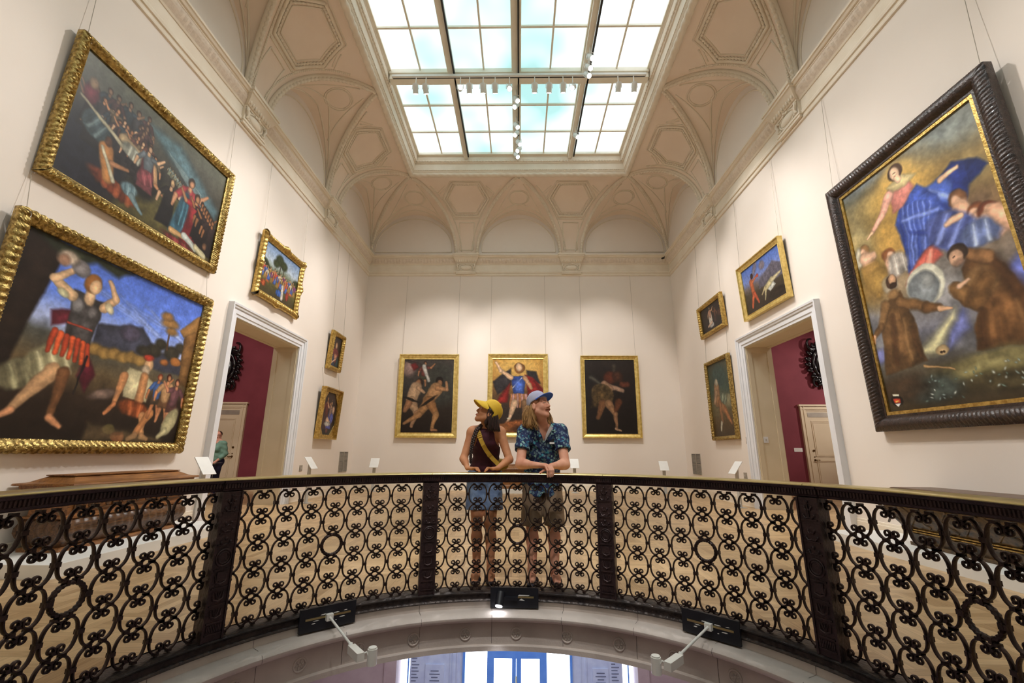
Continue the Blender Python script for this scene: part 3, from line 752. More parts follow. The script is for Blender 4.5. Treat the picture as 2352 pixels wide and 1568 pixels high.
t = board('b', radians(-40.2), 'black board with long white lamp arm reaching in over the opening, left of the couple', 1); armlamp(t, 1)
t = board('b', radians(44.3), 'black board with long white lamp arm reaching in over the opening, right of the couple', 1); armlamp(t, -1)
t = board('b', radians(1.25), 'black board with short black spotlight switched on, directly below the couple', 0)
mk('lamp_arm', MB().add(*box(-.09, -.035, .062, .03, -.012, .088)), 'black', t)
h0 = (-.115, -.03, .125); h1 = (-.128, -.085, .035)
lh = mk('lamp_head', MB().add(*cyl(h0, h1, .036, .036, 24)), 'black', t, auto=40)
mk('lens', MB().add(*cyl((-.1283, -.0857, .0337), (-.1290, -.0885, .0285), .027, n=20)), 'lamp_cool', lh)
mk('chipped_paint', MB().add([(.03,-.0128,.092),(.12,-.0128,.094),(.13,-.0128,.10),(.04,-.0128,.102)], [(0,1,2,3)]).add([(.04,-.0128,.06),(.09,-.0128,.056),(.06,-.0128,.072)], [(0,1,2)]), 'white', t)
# ---------------- track lights under the skylight
def head(loc, tgt, on, lab, lit=False):
    d = Vector(tgt)-Vector(loc); q = d.to_track_quat('-Z', 'Y'); t = thing('track_light', lab, 'spotlight', loc, 0, 'white track spotlights below the skylight')
    b = mk('can', MB().add(*cyl((0,0,-.12), (0,0,.10), .066, .066, 20)).add(*cyl((0,0,.10), (0,0,.115), .05, n=20)), 'lampwhite', t, auto=40); b.rotation_euler = q.to_euler()
    l = mk('lens', MB().add(*cyl((0,0,-.1215), (0,0,-.116), .055, n=20)), 'lamp_on', b)
    y = mk('yoke', MB().add(*tube([(-.078,0,-.02), (-.078,0,.13), (.078,0,.13), (.078,0,-.02)], .008, 6)).add(*cyl((0,0,.13), (0,0,.34 if not lit else .30), .012, n=8)), 'lampwhite', t)
    return t
def SP(loc, tgt, e, col=(1,.92,.82), size=46, blend=.7, r=.04):
    l = bpy.data.lights.new('spot_beam', 'SPOT'); o = bpy.data.objects.new('spot_beam', l); COL.objects.link(o)
    l.energy = e; l.color = col; l.spot_size = radians(size); l.spot_blend = blend; l.shadow_soft_size = r
    d = (Vector(tgt)-Vector(loc)).normalized(); o.location = Vector(loc)+d*.15; o.rotation_euler = d.to_track_quat('-Z', 'Y').to_euler(); return o
hx = [-2.61,-2.36,-1.49,-1.26,-.92,-.62,-.26,.37,.73,1.08,1.32,2.45,2.84]
# what each lamp is turned towards: the wall of pictures behind, the side walls, or the floor
ht = [(-2.8,14,2),(-1.4,14,3),(1.4,-4,1),(-1.3,14,3),(-.8,14,2),(-.4,14,3),(.4,2,0),(.4,14,2),(.6,14,3),(1.2,14,2),(-2.,2,1),(2.2,14,3),(3.,14,3)]
od = ['first','second','third','fourth','fifth','sixth','seventh','eighth','ninth','tenth','eleventh','twelfth','thirteenth']
for i, (x, tg) in enumerate(zip(hx, ht)): head((x, 9.12, 9.98), tg, 1, 'white track spotlight on the horizontal track, %s from the left' % od[i])
cy_ = [9.73,9.94,10.7,11.02,11.42,11.71,12.0]
for i, y in enumerate(cy_): head((-.1 if i not in (4, 5) else -.03, y, 10.2), (-3 if i % 2 else 3, y-4, 3), 1, 'white spotlight on the middle skylight bar, %s counting away from the crossbeam' % od[i], True)
for i, y in enumerate([8.47,8.75,8.97,11.13]): head((1.66, y, 10.2), (4.5, y-5, 3), 1, 'white spotlight on the right skylight bar, '+['nearest the viewer','just behind the nearest one','right at the crossbeam','alone beyond the crossbeam'][i], True)
# ================================================================ PAINTINGS (plain stand-ins built of loose colour masses)
def noise2(h, w, cells, seed, octs=4):
    r = np.random.default_rng(seed); out = np.zeros((h, w)); amp = 1.; tot = 0
    for o in range(octs):
        ch = max(2, int(cells*h/max(h, w)*2**o)+2); cw = max(2, int(cells*w/max(h, w)*2**o)+2); g = r.random((ch, cw))
        y = np.linspace(0, ch-1.001, h); x = np.linspace(0, cw-1.001, w); yi = y.astype(int); xi = x.astype(int)
        fy = (y-yi)[:, None]; fx = (x-xi)[None]; fy = fy*fy*(3-2*fy); fx = fx*fx*(3-2*fx)
        v = (g[yi][:, xi]*(1-fy)*(1-fx)+g[yi+1][:, xi]*fy*(1-fx)+g[yi][:, xi+1]*(1-fy)*fx+g[yi+1][:, xi+1]*fy*fx)
        out += amp*v; tot += amp; amp *= .5
    return out/tot-.5
class Paint:
    def __init__(s, asp, rows, seed):
        s.h = rows; s.w = int(rows*asp); s.a = asp; s.seed = seed
        y, x = np.mgrid[0:s.h, 0:s.w]; s.Y = y/(s.h-1); s.X = x/(s.w-1)*asp
        s.X = s.X+.02*noise2(s.h, s.w, 14, seed); s.Y = s.Y+.02*noise2(s.h, s.w, 14, seed+1)
        s.im = np.zeros((s.h, s.w, 3)); s.n1 = noise2(s.h, s.w, 30, seed+2, 3); s.n2 = noise2(s.h, s.w, 6, seed+3, 5); s.k = 0
    def sky(s, *stops):
        ys = [q[0] for q in stops]
        for c in range(3): s.im[..., c] = np.interp(s.Y+.12*s.n2, ys, [q[1][c] for q in stops])
    def put(s, d, c, soft, al, tex=.35):
        s.k += 1; soft = soft*.6; m = np.clip(.5-d/soft, 0, 1)*al; tex = tex*(.35 if c[0]-c[2] > 45 and c[1] > 95 else .75)
        sh = np.roll(s.n1, s.k*37, axis=s.k % 2)
        lum = 1+tex*sh*1.6+tex*.8*np.roll(s.n2, s.k*23, axis=(s.k+1) % 2)
        sz = max(1e-4, -float(d.min())); lum = lum*(.66+.42*np.clip(-d/sz, 0, 1)**.6) if sz < .12 else lum
        s.im = s.im*(1-m[..., None])+np.clip(np.array(c)[None, None]*lum[..., None], 0, 255)*m[..., None]
    def e(s, x, y, rx, ry, rot, c, soft=.02, al=1., tex=.35):
        a = radians(rot); dx = s.X-x*s.a; dy = s.Y-y; u = dx*cos(a)+dy*sin(a); v = -dx*sin(a)+dy*cos(a)
        s.put((np.sqrt((u/rx)**2+(v/ry)**2)-1)*min(rx, ry), c, soft, al, tex); return s
    def l(s, x0, y0, x1, y1, w0, w1, c, soft=.012, al=1., tex=.35):
        ax, bx = x0*s.a, x1*s.a; dx, dy = bx-ax, y1-y0; L2 = dx*dx+dy*dy+1e-9
        t = np.clip(((s.X-ax)*dx+(s.Y-y0)*dy)/L2, 0, 1)
        s.put(np.hypot(s.X-ax-t*dx, s.Y-y0-t*dy)-(w0+(w1-w0)*t), c, soft, al, tex); return s
    def p(s, pts, c, soft=.02, al=1., tex=.35):
        P = [(x*s.a, y) for x, y in pts]; ins = np.zeros(s.X.shape, bool); d = np.full(s.X.shape, 9.)
        for (ax, ay), (bx, by) in zip(P, P[1:]+P[:1]):
            dx, dy = bx-ax, by-ay; t = np.clip(((s.X-ax)*dx+(s.Y-ay)*dy)/(dx*dx+dy*dy+1e-9), 0, 1)
            d = np.minimum(d, np.hypot(s.X-ax-t*dx, s.Y-ay-t*dy))
            cr = ((ay > s.Y) != (by > s.Y)) & (s.X < (bx-ax)*(s.Y-ay)/(by-ay+1e-12)+ax); ins ^= cr
        s.put(np.where(ins, -d, d), c, soft, al, tex); return s
    def folds(s, x, y, rx, ry, rot, c, c2, n=5, soft=.012):
        s.e(x, y, rx, ry, rot, c, .03, 1, .5); a = radians(rot)
        for i in range(n):
            o = (i-(n-1)/2)/n*1.5*rx; X = x+(o*cos(a))/s.a; Y = y+o*sin(a)
            s.l(X+ry*.7*sin(a)/s.a, Y-ry*.7*cos(a), X-ry*.75*sin(a)/s.a+.01, Y+ry*.75*cos(a), rx*.07, rx*.13, c2 if i % 2 else tuple(v*.62 for v in c), .022, .6, .2)
    def fig(s, x, y, h, lean, skin, top, low, arm=0, robe=1, hair=(60,40,28)):
        """a loose standing figure, head at x,y, height h"""
        u = h/7.5; A = s.a; bx = x+lean*h*.45/A; fx = x+lean*h*.8/A
        if robe: s.p([(x-u*.9/A, y+u*1.5), (x+u*.9/A, y+u*1.4), (fx+u*1.5/A, y+u*6.6), (fx-u*1.5/A, y+u*6.6)], low, u*.5)
        else:
            for q in (-1, 1): s.l(bx+q*u*.3/A, y+u*3.4, fx+q*u*.9/A, y+u*6.6, u*.48, u*.22, skin, u*.3)
            s.p([(bx-u*.9/A, y+u*2.8), (bx+u*.9/A, y+u*2.8), (bx+u*1.2/A, y+u*4.6), (bx-u*1.2/A, y+u*4.6)], low, u*.4)
        s.l(x+lean*u*1.2/A, y+u*1.5, bx, y+u*3.1, u*.95, u*.7, top, u*.4)
        for q in (-1, 1):
            ex, ey = x+q*u*1.7/A, y+u*(2.4 if arm == 0 or (arm == 1 and q < 0) or (arm == -1 and q > 0) else 1.2)
            hx_, hy = (ex+q*u*.2/A, ey+u*1.2) if ey > y+u*2 else (ex+q*u*1.0/A, ey-u*1.1)
            s.l(x+q*u*.8/A, y+u*1.2, ex, ey, u*.42, u*.34, top, u*.3); s.l(ex, ey, hx_, hy, u*.3, u*.18, skin, u*.25)
        s.l(x, y+u*.4, x, y+u*.9, u*.25, u*.3, skin, u*.25)
        s.e(x-.0, y-u*.08, u*.5, u*.62, 0, hair, u*.25); s.e(x+u*.08/A, y+u*.06, u*.34, u*.45, 0, skin, u*.25)
    def done(s, gain=1., sat=.9):
        s.n1 = s.n1+.5*noise2(s.h, s.w, 110, s.seed+9, 2)
        im = s.im*(1+.16*s.n1[..., None]*2)*gain
        g = im.mean(axis=2, keepdims=True); im = g+(im-g)*sat
        return np.clip(im, 2, 252)/255
def canvas_mat():
    m, nt, b = newmat('oil_on_canvas'); L = nt.links.new
    at = nd(nt, 'ShaderNodeVertexColor', layer_name='pigment'); L(at.outputs['Color'], b.inputs['Base Color'])
    b.inputs['Roughness'].default_value = .42; b.inputs['Specular IOR Level'].default_value = .35
    tc = nd(nt, 'ShaderNodeTexCoord'); n = nd(nt, 'ShaderNodeTexNoise', Scale=60., Detail=4.); L(tc.outputs['Object'], n.inputs['Vector'])
    bp = nd(nt, 'ShaderNodeBump', Strength=.12, Distance=.005); L(n.outputs['Fac'], bp.inputs['Height']); L(bp.outputs['Normal'], b.inputs['Normal'])
    return m
M['canvas'] = canvas_mat()
def frame_mesh(W, H, fw, dep, style):
    mb = MB()
    Ms = 13; ws = [0, 0] + [fw*i/(Ms-1) for i in range(Ms)] + [fw]
    def prof(w):
        x = w/fw
        if style == 'ebony': return dep*(.72+.28*sin(pi*min(1, x*1.25))) if x < .8 else dep*(.55)
        if style == 'plain': return dep*(1. if x < .18 else (.72 if x < .3 else (.80-.35*(x-.3)/.55 if x < .85 else .5)))
        if style == 'octagon': return dep*(1. if x < .3 else .6)
        return dep*(.55+.45*sin(pi*min(1, .12+x*.95)))
    def disp(s, w, L):
        x = w/fw; o = 0; y = 0
        if style == 'baroque':
            q = abs(sin(pi*s/.085)); q2 = sin(2*pi*s/.085+x*9)
            y = .020*q*sin(pi*x)+.009*q2*sin(pi*min(1, x*1.3))+.007*sin(s*151+x*31); o = .016*q*(1-x)
        elif style == 'leaf':
            q = abs(sin(pi*(s/.066+x*1.2))); y = .018*q*sin(pi*x)+.010*sin(2*pi*s/.033-x*14)*sin(pi*x); o = .014*q*(1-x)
        elif style == 'carved':
            q = abs(sin(pi*s/.07)); y = (.012*q if .3 < x < .85 else 0)+.004*sin(2*pi*s/.035+x*20)
        elif style == 'rococo':
            y = .014*abs(sin(pi*s/.09+x*2))*sin(pi*x)+.004*sin(s*190); cdist = min(s, L-s, abs(s-L/2)*1.15); o = (.045*math.exp(-(cdist/.11)**2)+.008*abs(sin(pi*s/.09)))*(1-x); y += .03*math.exp(-(cdist/.10)**2)*sin(pi*min(1, x+.2))
        elif style == 'ebony':
            if .12 < x < .70: y = .011*abs(sin(pi*(s/.05+x*1.6)))
            if x <= .12: y = .006*abs(sin(pi*s/.028)); o = .006*abs(sin(pi*s/.028))
        elif style == 'plain':
            if .84 < x: y = .006*abs(sin(pi*s/.03))
        elif style == 'octagon': y = .003*sin(2*pi*s/.04)*(x > .35)
        return y, o
    for sd in range(4):
        L = W if sd % 2 == 0 else H; N = max(12, int(L/.0125)); V = []; m = len(ws)
        for i in range(N):
            for j, w in enumerate(ws):
                s = w+(L-2*w)*i/(N-1); y, o = disp(s, w, L)
                d = prof(w)+y
                if j == 0: d = .0; o = o*.0
                if j == 1: d = .55*prof(0); o *= .9
                if j == len(ws)-1: d = dep*.30; o = 0
                ww = w-o
                if sd == 0: P = (s, ww)
                elif sd == 1: P = (W-ww, s)
                elif sd == 2: P = (W-s, H-ww)
                else: P = (ww, H-s)
                V.append((P[0]-W/2, -d, P[1]))
        mb.add(V, [(i*m+j, (i+1)*m+j, (i+1)*m+j+1, i*m+j+1) for i in range(N-1) for j in range(m-1)])
    return mb
def painting(k, a0, a1, z0, h, tilt, fw, dep, style, fmat, im, label, slip=None, octo=False):
    W = a1-a0; c = (a0+a1)/2; off = .012
    loc = side(k, c, off, z0); rz = {'B': 0, 'L': pi/2, 'R': -pi/2}[k]
    t = thing('framed_painting', label, 'painting', loc, rz); t.rotation_euler = (radians(tilt), 0, rz)
    mk('frame', frame_mesh(W, h, fw, dep, style), fmat, t, auto=50)
    iw, ih = W-2*fw+.01, h-2*fw+.01
    rows, cols = im.shape[:2]
    V = [(-iw/2+iw*j/(cols-1), -dep*.32, fw-.005+ih*(1-i/(rows-1))) for i in range(rows) for j in range(cols)]
    idx = np.arange(rows*cols).reshape(rows, cols)
    Fq = np.stack([idx[:-1, :-1], idx[1:, :-1], idx[1:, 1:], idx[:-1, 1:]], -1).reshape(-1, 4)
    me = bpy.data.meshes.new('canvas'); me.from_pydata(V, [], Fq.tolist()); me.materials.append(M['canvas'])
    ca = me.color_attributes.new('pigment', 'FLOAT_COLOR', 'POINT')
    li = np.where(im <= .04045, im/12.92, ((im+.055)/1.055)**2.4)
    ca.data.foreach_set('color', np.concatenate([li.reshape(-1, 3), np.ones((rows*cols, 1))], 1).ravel().astype(np.float32))
    me.update(); o = bpy.data.objects.new('canvas', me); COL.objects.link(o); o.parent = t
    mk('backing', MB().add(*box(-W/2+fw*.4, -dep*.28, fw*.4, W/2-fw*.4, -.001, h-fw*.4)), 'walnutdark', t)
    if slip:
        mb = MB(); sw = slip[1]; x0, x1, zz0, zz1 = -iw/2, iw/2, fw-.005, h-fw+.005; y = -dep*.5
        for b_, e_ in (((x0,zz0,x0+sw,zz1),0),((x1-sw,zz0,x1,zz1),0),((x0+.001,zz0+.001,x1-.001,zz0+sw),.0008),((x0+.001,zz1-sw,x1-.001,zz1-.001),.0008)): mb.add(*box(b_[0], y+e_, b_[1], b_[2], -dep*.3-e_, b_[3]))
        mk('slip', mb, slip[0], t)
    if octo:
        mb = MB(); x0, x1, zz0, zz1 = -iw/2, iw/2, fw-.005, h-fw+.005; y = -dep*.45; q = .24
        for sx, sz in ((x0, zz0), (x1, zz0), (x0, zz1), (x1, zz1)):
            ix = 1 if sx < 0 else -1; iz = 1 if sz == zz0 else -1
            A = [(sx, sz), (sx+ix*q, sz), (sx, sz+iz*q*1.2)]
            V = [(x, y, z) for x, z in A]+[(x, -dep*.3, z) for x, z in A]; mb.add(V, [(0,1,2), (3,5,4), (1,4,5,2)])
        mk('corner_spandrel', mb, fmat, t)
    return t
SK, SK2, SKD = (206,160,120), (176,120,80), (150,96,58)
# --- upper left: large dark crowded scene
P = Paint(1.56, 210, 11); P.sky((0,(92,94,78)),(.25,(70,68,58)),(.5,(48,44,38)),(.75,(62,58,36)),(1,(52,40,26)))
P.e(.12,.75,.35,.3,0,(30,30,40),.3); P.p([(.35,.15),(.6,.1),(.98,.42),(.98,.55),(.7,.42)],(84,120,132),.12,.8); 
for i in range(7): P.l(.52+.02*i,.24+.02*i,.82+.02*i,.40+.03*i,.004,.010,(160,180,176),.02,.5)
P.p([(.45,.55),(.98,.62),(.98,1.),(.3,1.)],(84,76,40),.12); P.e(.45,.62,.14,.2,20,(30,28,24),.1)
r = np.random.default_rng(4)
for i in range(22): P.fig(.02+.36*r.random(), .10+.30*r.random(), .34, 0, (120,88,64), [(48,44,46),(70,44,42),(44,52,58)][i % 3], (34,30,30), i % 3-1)
for i in range(16): P.fig(.13+.022*i+.01*r.random(), .24+.14*r.random()+.006*i, .30, .0, [SK2, SKD, SK][i % 3], [(60,50,52),(84,52,44),(50,58,66),(96,80,60)][i % 4], (44,38,38), i % 3-1)
for i in range(12): P.fig(.56+.022*i, .37+.012*i, .09, 0, (160,140,100), (120,130,120), (110,112,90))
P.e(.07,.30,.06,.09,0,(110,40,52),.04); P.e(.07,.21,.035,.045,0,(140,110,80),.03); P.folds(.13,.50,.12,.10,30,(74,92,98),(128,146,146),5); P.l(.03,.36,.3,.52,.012,.02,(170,160,130),.02)
P.l(.27,.44,.46,.52,.04,.05,(190,160,116),.03); P.folds(.33,.50,.10,.06,15,(168,168,150),(210,208,188),6); P.l(.46,.50,.50,.62,.035,.02,(196,150,104),.02); P.l(.50,.62,.58,.68,.018,.01,SK2,.02)
P.fig(.42,.36,.42,.1,SK,(96,104,110),(120,60,64),1); P.folds(.43,.62,.08,.07,-20,(150,70,76),(190,110,110),4)
P.folds(.28,.86,.22,.06,10,(150,66,36),(196,100,56),6); P.l(.20,.62,.24,.82,.06,.05,(190,126,66),.03); P.e(.20,.55,.03,.04,0,(90,56,34),.02); P.l(.24,.70,.33,.66,.025,.014,SK2,.02); P.folds(.36,.80,.08,.06,0,(110,140,150),(160,186,190),4); P.l(.38,.84,.46,.93,.03,.015,(120,146,152),.02); P.l(.18,.62,.27,.82,.012,.02,(210,200,170),.02)
P.fig(.60,.50,.46,.0,SK,(34,30,30),(30,28,30),1); P.e(.60,.49,.02,.03,0,(210,170,120),.02)
P.fig(.73,.36,.64,-.04,(200,140,100),(170,56,62),(60,104,124),1); P.folds(.71,.66,.06,.2,5,(52,96,116),(96,146,160),4); P.fig(.80,.46,.56,.0,SK2,(160,42,48),(120,30,36),-1)
for i in range(6): P.fig(.85+.022*i, .48+.02*i, .42, 0, SKD, (48,34,34), (32,26,28), i % 3-1)
P.l(.66,.90,.80,.90,.03,.02,(196,150,96),.02); P.l(.76,.88,.86,.94,.035,.028,(200,206,196),.02); P.folds(.74,.98,.2,.03,5,(130,44,48),(170,80,76),5); P.l(.86,.92,.94,.96,.03,.03,(190,180,140),.02); P.e(.93,.86,.03,.04,0,(120,84,60),.02)
painting('L', 4.156, 7.06, 4.145, 1.939, 1.2, .135, .105, 'leaf', 'golddark', P.done(1.0), 'large dark crowded painting in deep gilt leaf frame, high on the left wall')
# --- lower left: large scene, armoured figure, blue sky
P = Paint(1.19, 260, 22); P.sky((0,(70,98,186)),(.25,(92,122,212)),(.42,(160,172,214)),(.48,(70,70,64)),(.62,(90,74,50)),(.75,(44,32,24)),(1,(24,17,14)))
for i in range(8): P.l(.3+.05*i,.16+.03*(i % 3),.62+.05*i,.26+.03*(i % 4),.004,.014,(150,166,216),.04,.45)
P.p([(.38,.36),(.5,.33),(.62,.30),(.7,.38),(.74,.42),(.98,.44),(.98,.55),(.38,.52)],(62,64,80),.03); P.e(.56,.36,.07,.05,0,(78,72,92),.04)
for x,y,r1 in ((.76,.37,.05),(.72,.42,.06),(.84,.41,.07),(.66,.44,.05),(.9,.36,.05)): P.e(x,y,r1,r1*.7,0,(50,46,36),.03)
P.l(.80,.40,.795,.24,.008,.005,(80,56,36),.01); P.e(.79,.22,.075,.035,0,(150,110,62),.03); P.e(.81,.27,.05,.025,0,(130,96,54),.03); P.e(.76,.18,.05,.03,0,(146,106,62),.03)
P.p([(0,0),(.12,0),(.16,.1),(.10,.45),(.07,.7),(0,.8)],(38,27,22),.03); P.p([(.0,.0),(.5,.0),(.42,.07),(.3,.04),(.2,.10),(.1,.06)],(40,44,30),.05)
P.p([(.90,.20),(1,.12),(1,.62),(.93,.6)],(116,82,46),.02); P.p([(.86,.24),(1,.08),(1,.2),(.9,.28)],(150,108,60),.02)
for i in range(6): P.e(.40+.05*i,.50+.01*(i % 2),.05,.035,0,(150,116,62),.03)
P.e(.88,.46,.05,.03,0,(170,106,52),.02); P.e(.80,.48,.035,.02,0,(150,90,46),.02)
P.folds(.12,.70,.10,.075,-20,(120,112,84),(176,170,130),5); P.folds(.22,.62,.12,.09,-25,(170,160,120),(214,206,166),6)
P.l(.24,.66,.13,.86,.045,.02,(190,146,104),.02); P.l(.29,.66,.28,.88,.036,.02,(110,72,44),.02); P.l(.13,.87,.08,.91,.022,.016,(196,136,96),.02); P.l(.28,.89,.33,.93,.02,.014,(190,130,90),.02)
P.p([(.17,.36),(.27,.32),(.26,.4),(.19,.44)],(96,32,44),.03); P.p([(.36,.52),(.43,.64),(.40,.74),(.35,.66)],(84,22,38),.03)
P.p([(.24,.22),(.39,.24),(.37,.5),(.25,.48)],(66,62,62),.02,1,.7); P.e(.27,.30,.032,.04,0,(120,116,116),.03); P.e(.34,.31,.026,.035,0,(110,104,104),.03); P.l(.25,.40,.36,.41,.006,.006,(150,60,44),.01)
for i in range(7): P.l(.21+.025*i,.46+.006*i,.20+.03*i,.56+.006*i,.016,.012,(200,82,44) if i % 2 else (170,62,36),.012)
P.l(.24,.26,.15,.20,.03,.022,(200,164,124),.015); P.l(.15,.20,.23,.115,.022,.014,(210,170,130),.015); P.l(.39,.27,.44,.20,.028,.022,(200,160,120),.015); P.l(.44,.20,.385,.11,.02,.013,(206,166,128),.015); P.e(.42,.26,.035,.025,40,(200,186,150),.02); P.e(.20,.26,.03,.02,30,(180,176,140),.02)
P.l(.31,.20,.315,.25,.025,.03,(206,168,130),.02); P.e(.31,.155,.048,.055,0,(150,96,48),.02); P.e(.325,.17,.032,.042,10,(214,172,130),.015); P.e(.245,.10,.05,.045,20,(110,104,104),.02); P.e(.18,.075,.055,.042,-10,(180,160,140),.04); P.e(.165,.095,.035,.03,0,(160,120,96),.03)
P.l(.37,.55,.355,.76,.006,.003,(30,26,28),.01)
P.e(.71,.52,.035,.045,0,(190,150,110),.02); P.e(.70,.475,.04,.022,0,(170,56,38),.02); P.e(.70,.56,.03,.03,0,(170,150,126),.03); P.p([(.60,.56),(.70,.58),(.76,.62),(.74,.75),(.60,.74),(.57,.62)],(206,192,150),.02); P.l(.58,.62,.56,.78,.028,.016,(190,130,84),.015); P.l(.56,.79,.52,.84,.018,.012,(190,120,76),.015); P.l(.70,.60,.70,.74,.028,.028,(180,124,80),.02)
P.folds(.68,.80,.11,.05,10,(150,74,38),(188,104,60),5); P.l(.74,.84,.76,.96,.028,.02,(196,138,90),.015); P.l(.78,.82,.72,.95,.03,.02,(176,116,70),.015); P.l(.72,.96,.68,.98,.018,.012,(206,150,104),.015); P.l(.76,.965,.80,.985,.018,.012,(206,150,104),.015)
P.fig(.80,.58,.30,.0,(176,112,72),(58,86,140),(70,56,44),1,0,(120,50,30)); P.fig(.86,.58,.32,.0,(186,124,84),(170,130,90),(110,76,50),0,0,(70,34,26)); P.fig(.93,.60,.32,-.06,(180,120,86),(96,62,66),(84,52,48),-1,0,(64,34,28))
P.e(.93,.86,.055,.10,25,(170,160,120),.02); P.l(.91,.92,.87,.97,.022,.016,(176,166,126),.02); P.e(.62,.975,.045,.03,0,(150,76,46),.012); P.e(.62,.955,.042,.012,0,(90,40,26),.01); P.e(.57,.93,.04,.03,0,(96,84,48),.015)
P.e(.49,.74,.08,.03,-15,(110,90,80),.03); P.p([(.45,.9),(.7,.94),(.9,.98),(.9,1),(.45,1)],(110,90,60),.05,.6)
painting('L', 4.065, 7.048, 1.135, 2.518, 1.4, .145, .11, 'baroque', 'golddark', P.done(1.15, .95), 'large painting of an armoured figure under blue sky, low on the left wall')
# --- small landscape left
P = Paint(1.28, 130, 33); P.sky((0,(110,140,186)),(.3,(176,190,206)),(.45,(120,130,104)),(.7,(96,92,50)),(1,(64,52,30)))
for x,y,r1 in ((.42,.2,.14),(.55,.25,.12),(.34,.3,.1),(.95,.45,.12),(.05,.45,.14),(.14,.5,.1)): P.e(x,y,r1,r1*.8,0,(56,66,40),.08)
P.l(.46,.3,.45,.6,.012,.016,(60,44,28),.01); P.l(.56,.32,.57,.6,.01,.014,(60,44,28),.01)
cs = [(190,70,60),(70,96,170),(206,196,170),(150,120,60),(120,60,110),(200,110,60)]
for i in range(17): P.fig(.06+.055*i, .44+.08*((i*7) % 5)/5, .30, .1*((i % 3)-1), SK, cs[i % 6], cs[(i*2+1) % 6], i % 3-1)
P.folds(.52,.84,.10,.07,0,(50,96,190),(96,140,220),4); P.l(.60,.66,.62,.9,.04,.05,(206,196,186),.02); P.folds(.10,.82,.08,.06,0,(190,80,40),(220,130,80),3); P.folds(.76,.8,.06,.1,0,(180,56,44),(210,100,80),3)
painting('L', 8.217, 9.934, 4.234, 1.364, 2.0, .14, .10, 'rococo', 'gold', P.done(1.), 'gilt-framed picture of many small figures under trees, above the left doorway')
# --- small dark portraits left
P = Paint(.70, 130, 44); P.sky((0,(40,30,30)),(1,(52,36,34)))
P.e(.5,.3,.15,.2,0,(60,34,26),.04); P.e(.5,.3,.085,.12,0,(206,156,116),.03); P.e(.5,.62,.26,.24,0,(120,44,48),.06); P.e(.56,.66,.13,.1,0,(206,140,110),.05); P.p([(.1,.7),(.3,.6),(.6,1),(.1,1)],(44,62,90),.05); P.p([(.75,.6),(.95,.75),(.95,1),(.6,1)],(50,76,84),.05); P.l(.2,.9,.6,.75,.03,.03,(220,180,150),.03)
painting('L', 11.90, 12.74, 3.40, 1.10, 3.6, .125, .12, 'carved', 'gold', P.done(1.), 'small gilt-framed portrait of a figure in red, upper of the two at the far left')
P = Paint(.90, 140, 55); P.sky((0,(56,36,34)),(.6,(44,34,38)),(1,(36,28,30)))
P.fig(.32,.16,.8,.05,SK2,(110,50,44),(70,40,44),1); P.fig(.62,.24,.7,-.05,SK,(140,110,100),(70,80,170),-1); P.folds(.72,.60,.12,.12,20,(84,96,190),(130,140,220),4); P.e(.8,.40,.08,.1,0,(210,170,140),.03); P.l(.45,.66,.62,.72,.08,.06,(216,176,146),.04); P.folds(.5,.74,.2,.05,0,(206,200,190),(236,230,220),5); P.e(.52,.9,.08,.06,0,(110,60,50),.04)
painting('L', 11.68, 12.84, 1.49, 1.383, 3.4, .12, .14, 'octagon', 'gold', P.done(1.), 'eight-sided family group in rectangular gilt frame, lower of the two at the far left', octo=True)
# --- back wall
P = Paint(.70, 190, 66); P.sky((0,(78,68,62)),(.4,(60,56,52)),(.7,(48,36,28)),(1,(34,24,20)))
P.e(.10,.12,.10,.12,0,(190,150,140),.1,.8); P.e(.75,.35,.22,.3,0,(62,62,54),.15,.8); P.fig(.42,.06,.36,-.1,SK2,(120,60,50),(70,70,50),1,0); P.l(.06,.02,.30,.09,.02,.03,(70,60,56),.03); P.p([(.12,.08),(.2,.16),(.3,.12),(.22,.05)],(130,36,36),.04); P.l(.4,.1,.5,.3,.03,.02,(206,200,190),.03)
P.e(.32,.33,.05,.065,0,(70,40,26),.02); P.e(.30,.33,.036,.05,0,SK2,.02); P.l(.26,.40,.18,.56,.085,.075,(216,172,130),.03); P.l(.30,.40,.42,.46,.03,.02,SK,.02); P.l(.18,.58,.30,.74,.065,.045,(200,156,116),.03); P.l(.30,.74,.20,.92,.04,.02,(190,140,100),.02); P.l(.14,.60,.06,.70,.05,.03,SK2,.02); P.e(.17,.56,.11,.015,20,(30,24,18),.02)
P.e(.72,.31,.055,.07,0,(40,26,20),.02); P.e(.73,.33,.036,.045,0,SK2,.02); P.l(.66,.42,.52,.56,.095,.075,(206,150,98),.03); P.l(.68,.40,.88,.42,.036,.026,(196,138,90),.02); P.l(.88,.42,.86,.32,.026,.02,(196,140,96),.02); P.l(.52,.58,.34,.76,.075,.045,(196,138,84),.03); P.l(.34,.76,.06,.88,.045,.018,(190,134,84),.02); P.l(.54,.58,.68,.76,.07,.045,(180,122,72),.03); P.l(.68,.76,.60,.95,.042,.02,(196,140,86),.02); P.l(.60,.96,.70,.97,.02,.012,SK2,.02); P.e(.52,.58,.13,.018,-35,(40,30,20),.02)
painting('B', -4.016, -2.023, 1.609, 2.74, .9, .165, .10, 'plain', 'goldpale', P.done(.88), 'gilt-framed dark painting of two pale running figures, left on the back wall')
P = Paint(.70, 190, 77); P.sky((0,(180,132,52)),(.3,(170,120,56)),(.5,(90,64,40)),(.7,(54,42,36)),(1,(40,30,26)))
P.e(.5,.14,.3,.16,0,(220,176,90),.2,.7); P.p([(.0,.32),(.22,.20),(.36,.14),(.38,.36),(.1,.5)],(52,46,48),.04); P.p([(.66,.16),(.86,.18),(.94,.34),(.72,.36)],(50,44,46),.04)
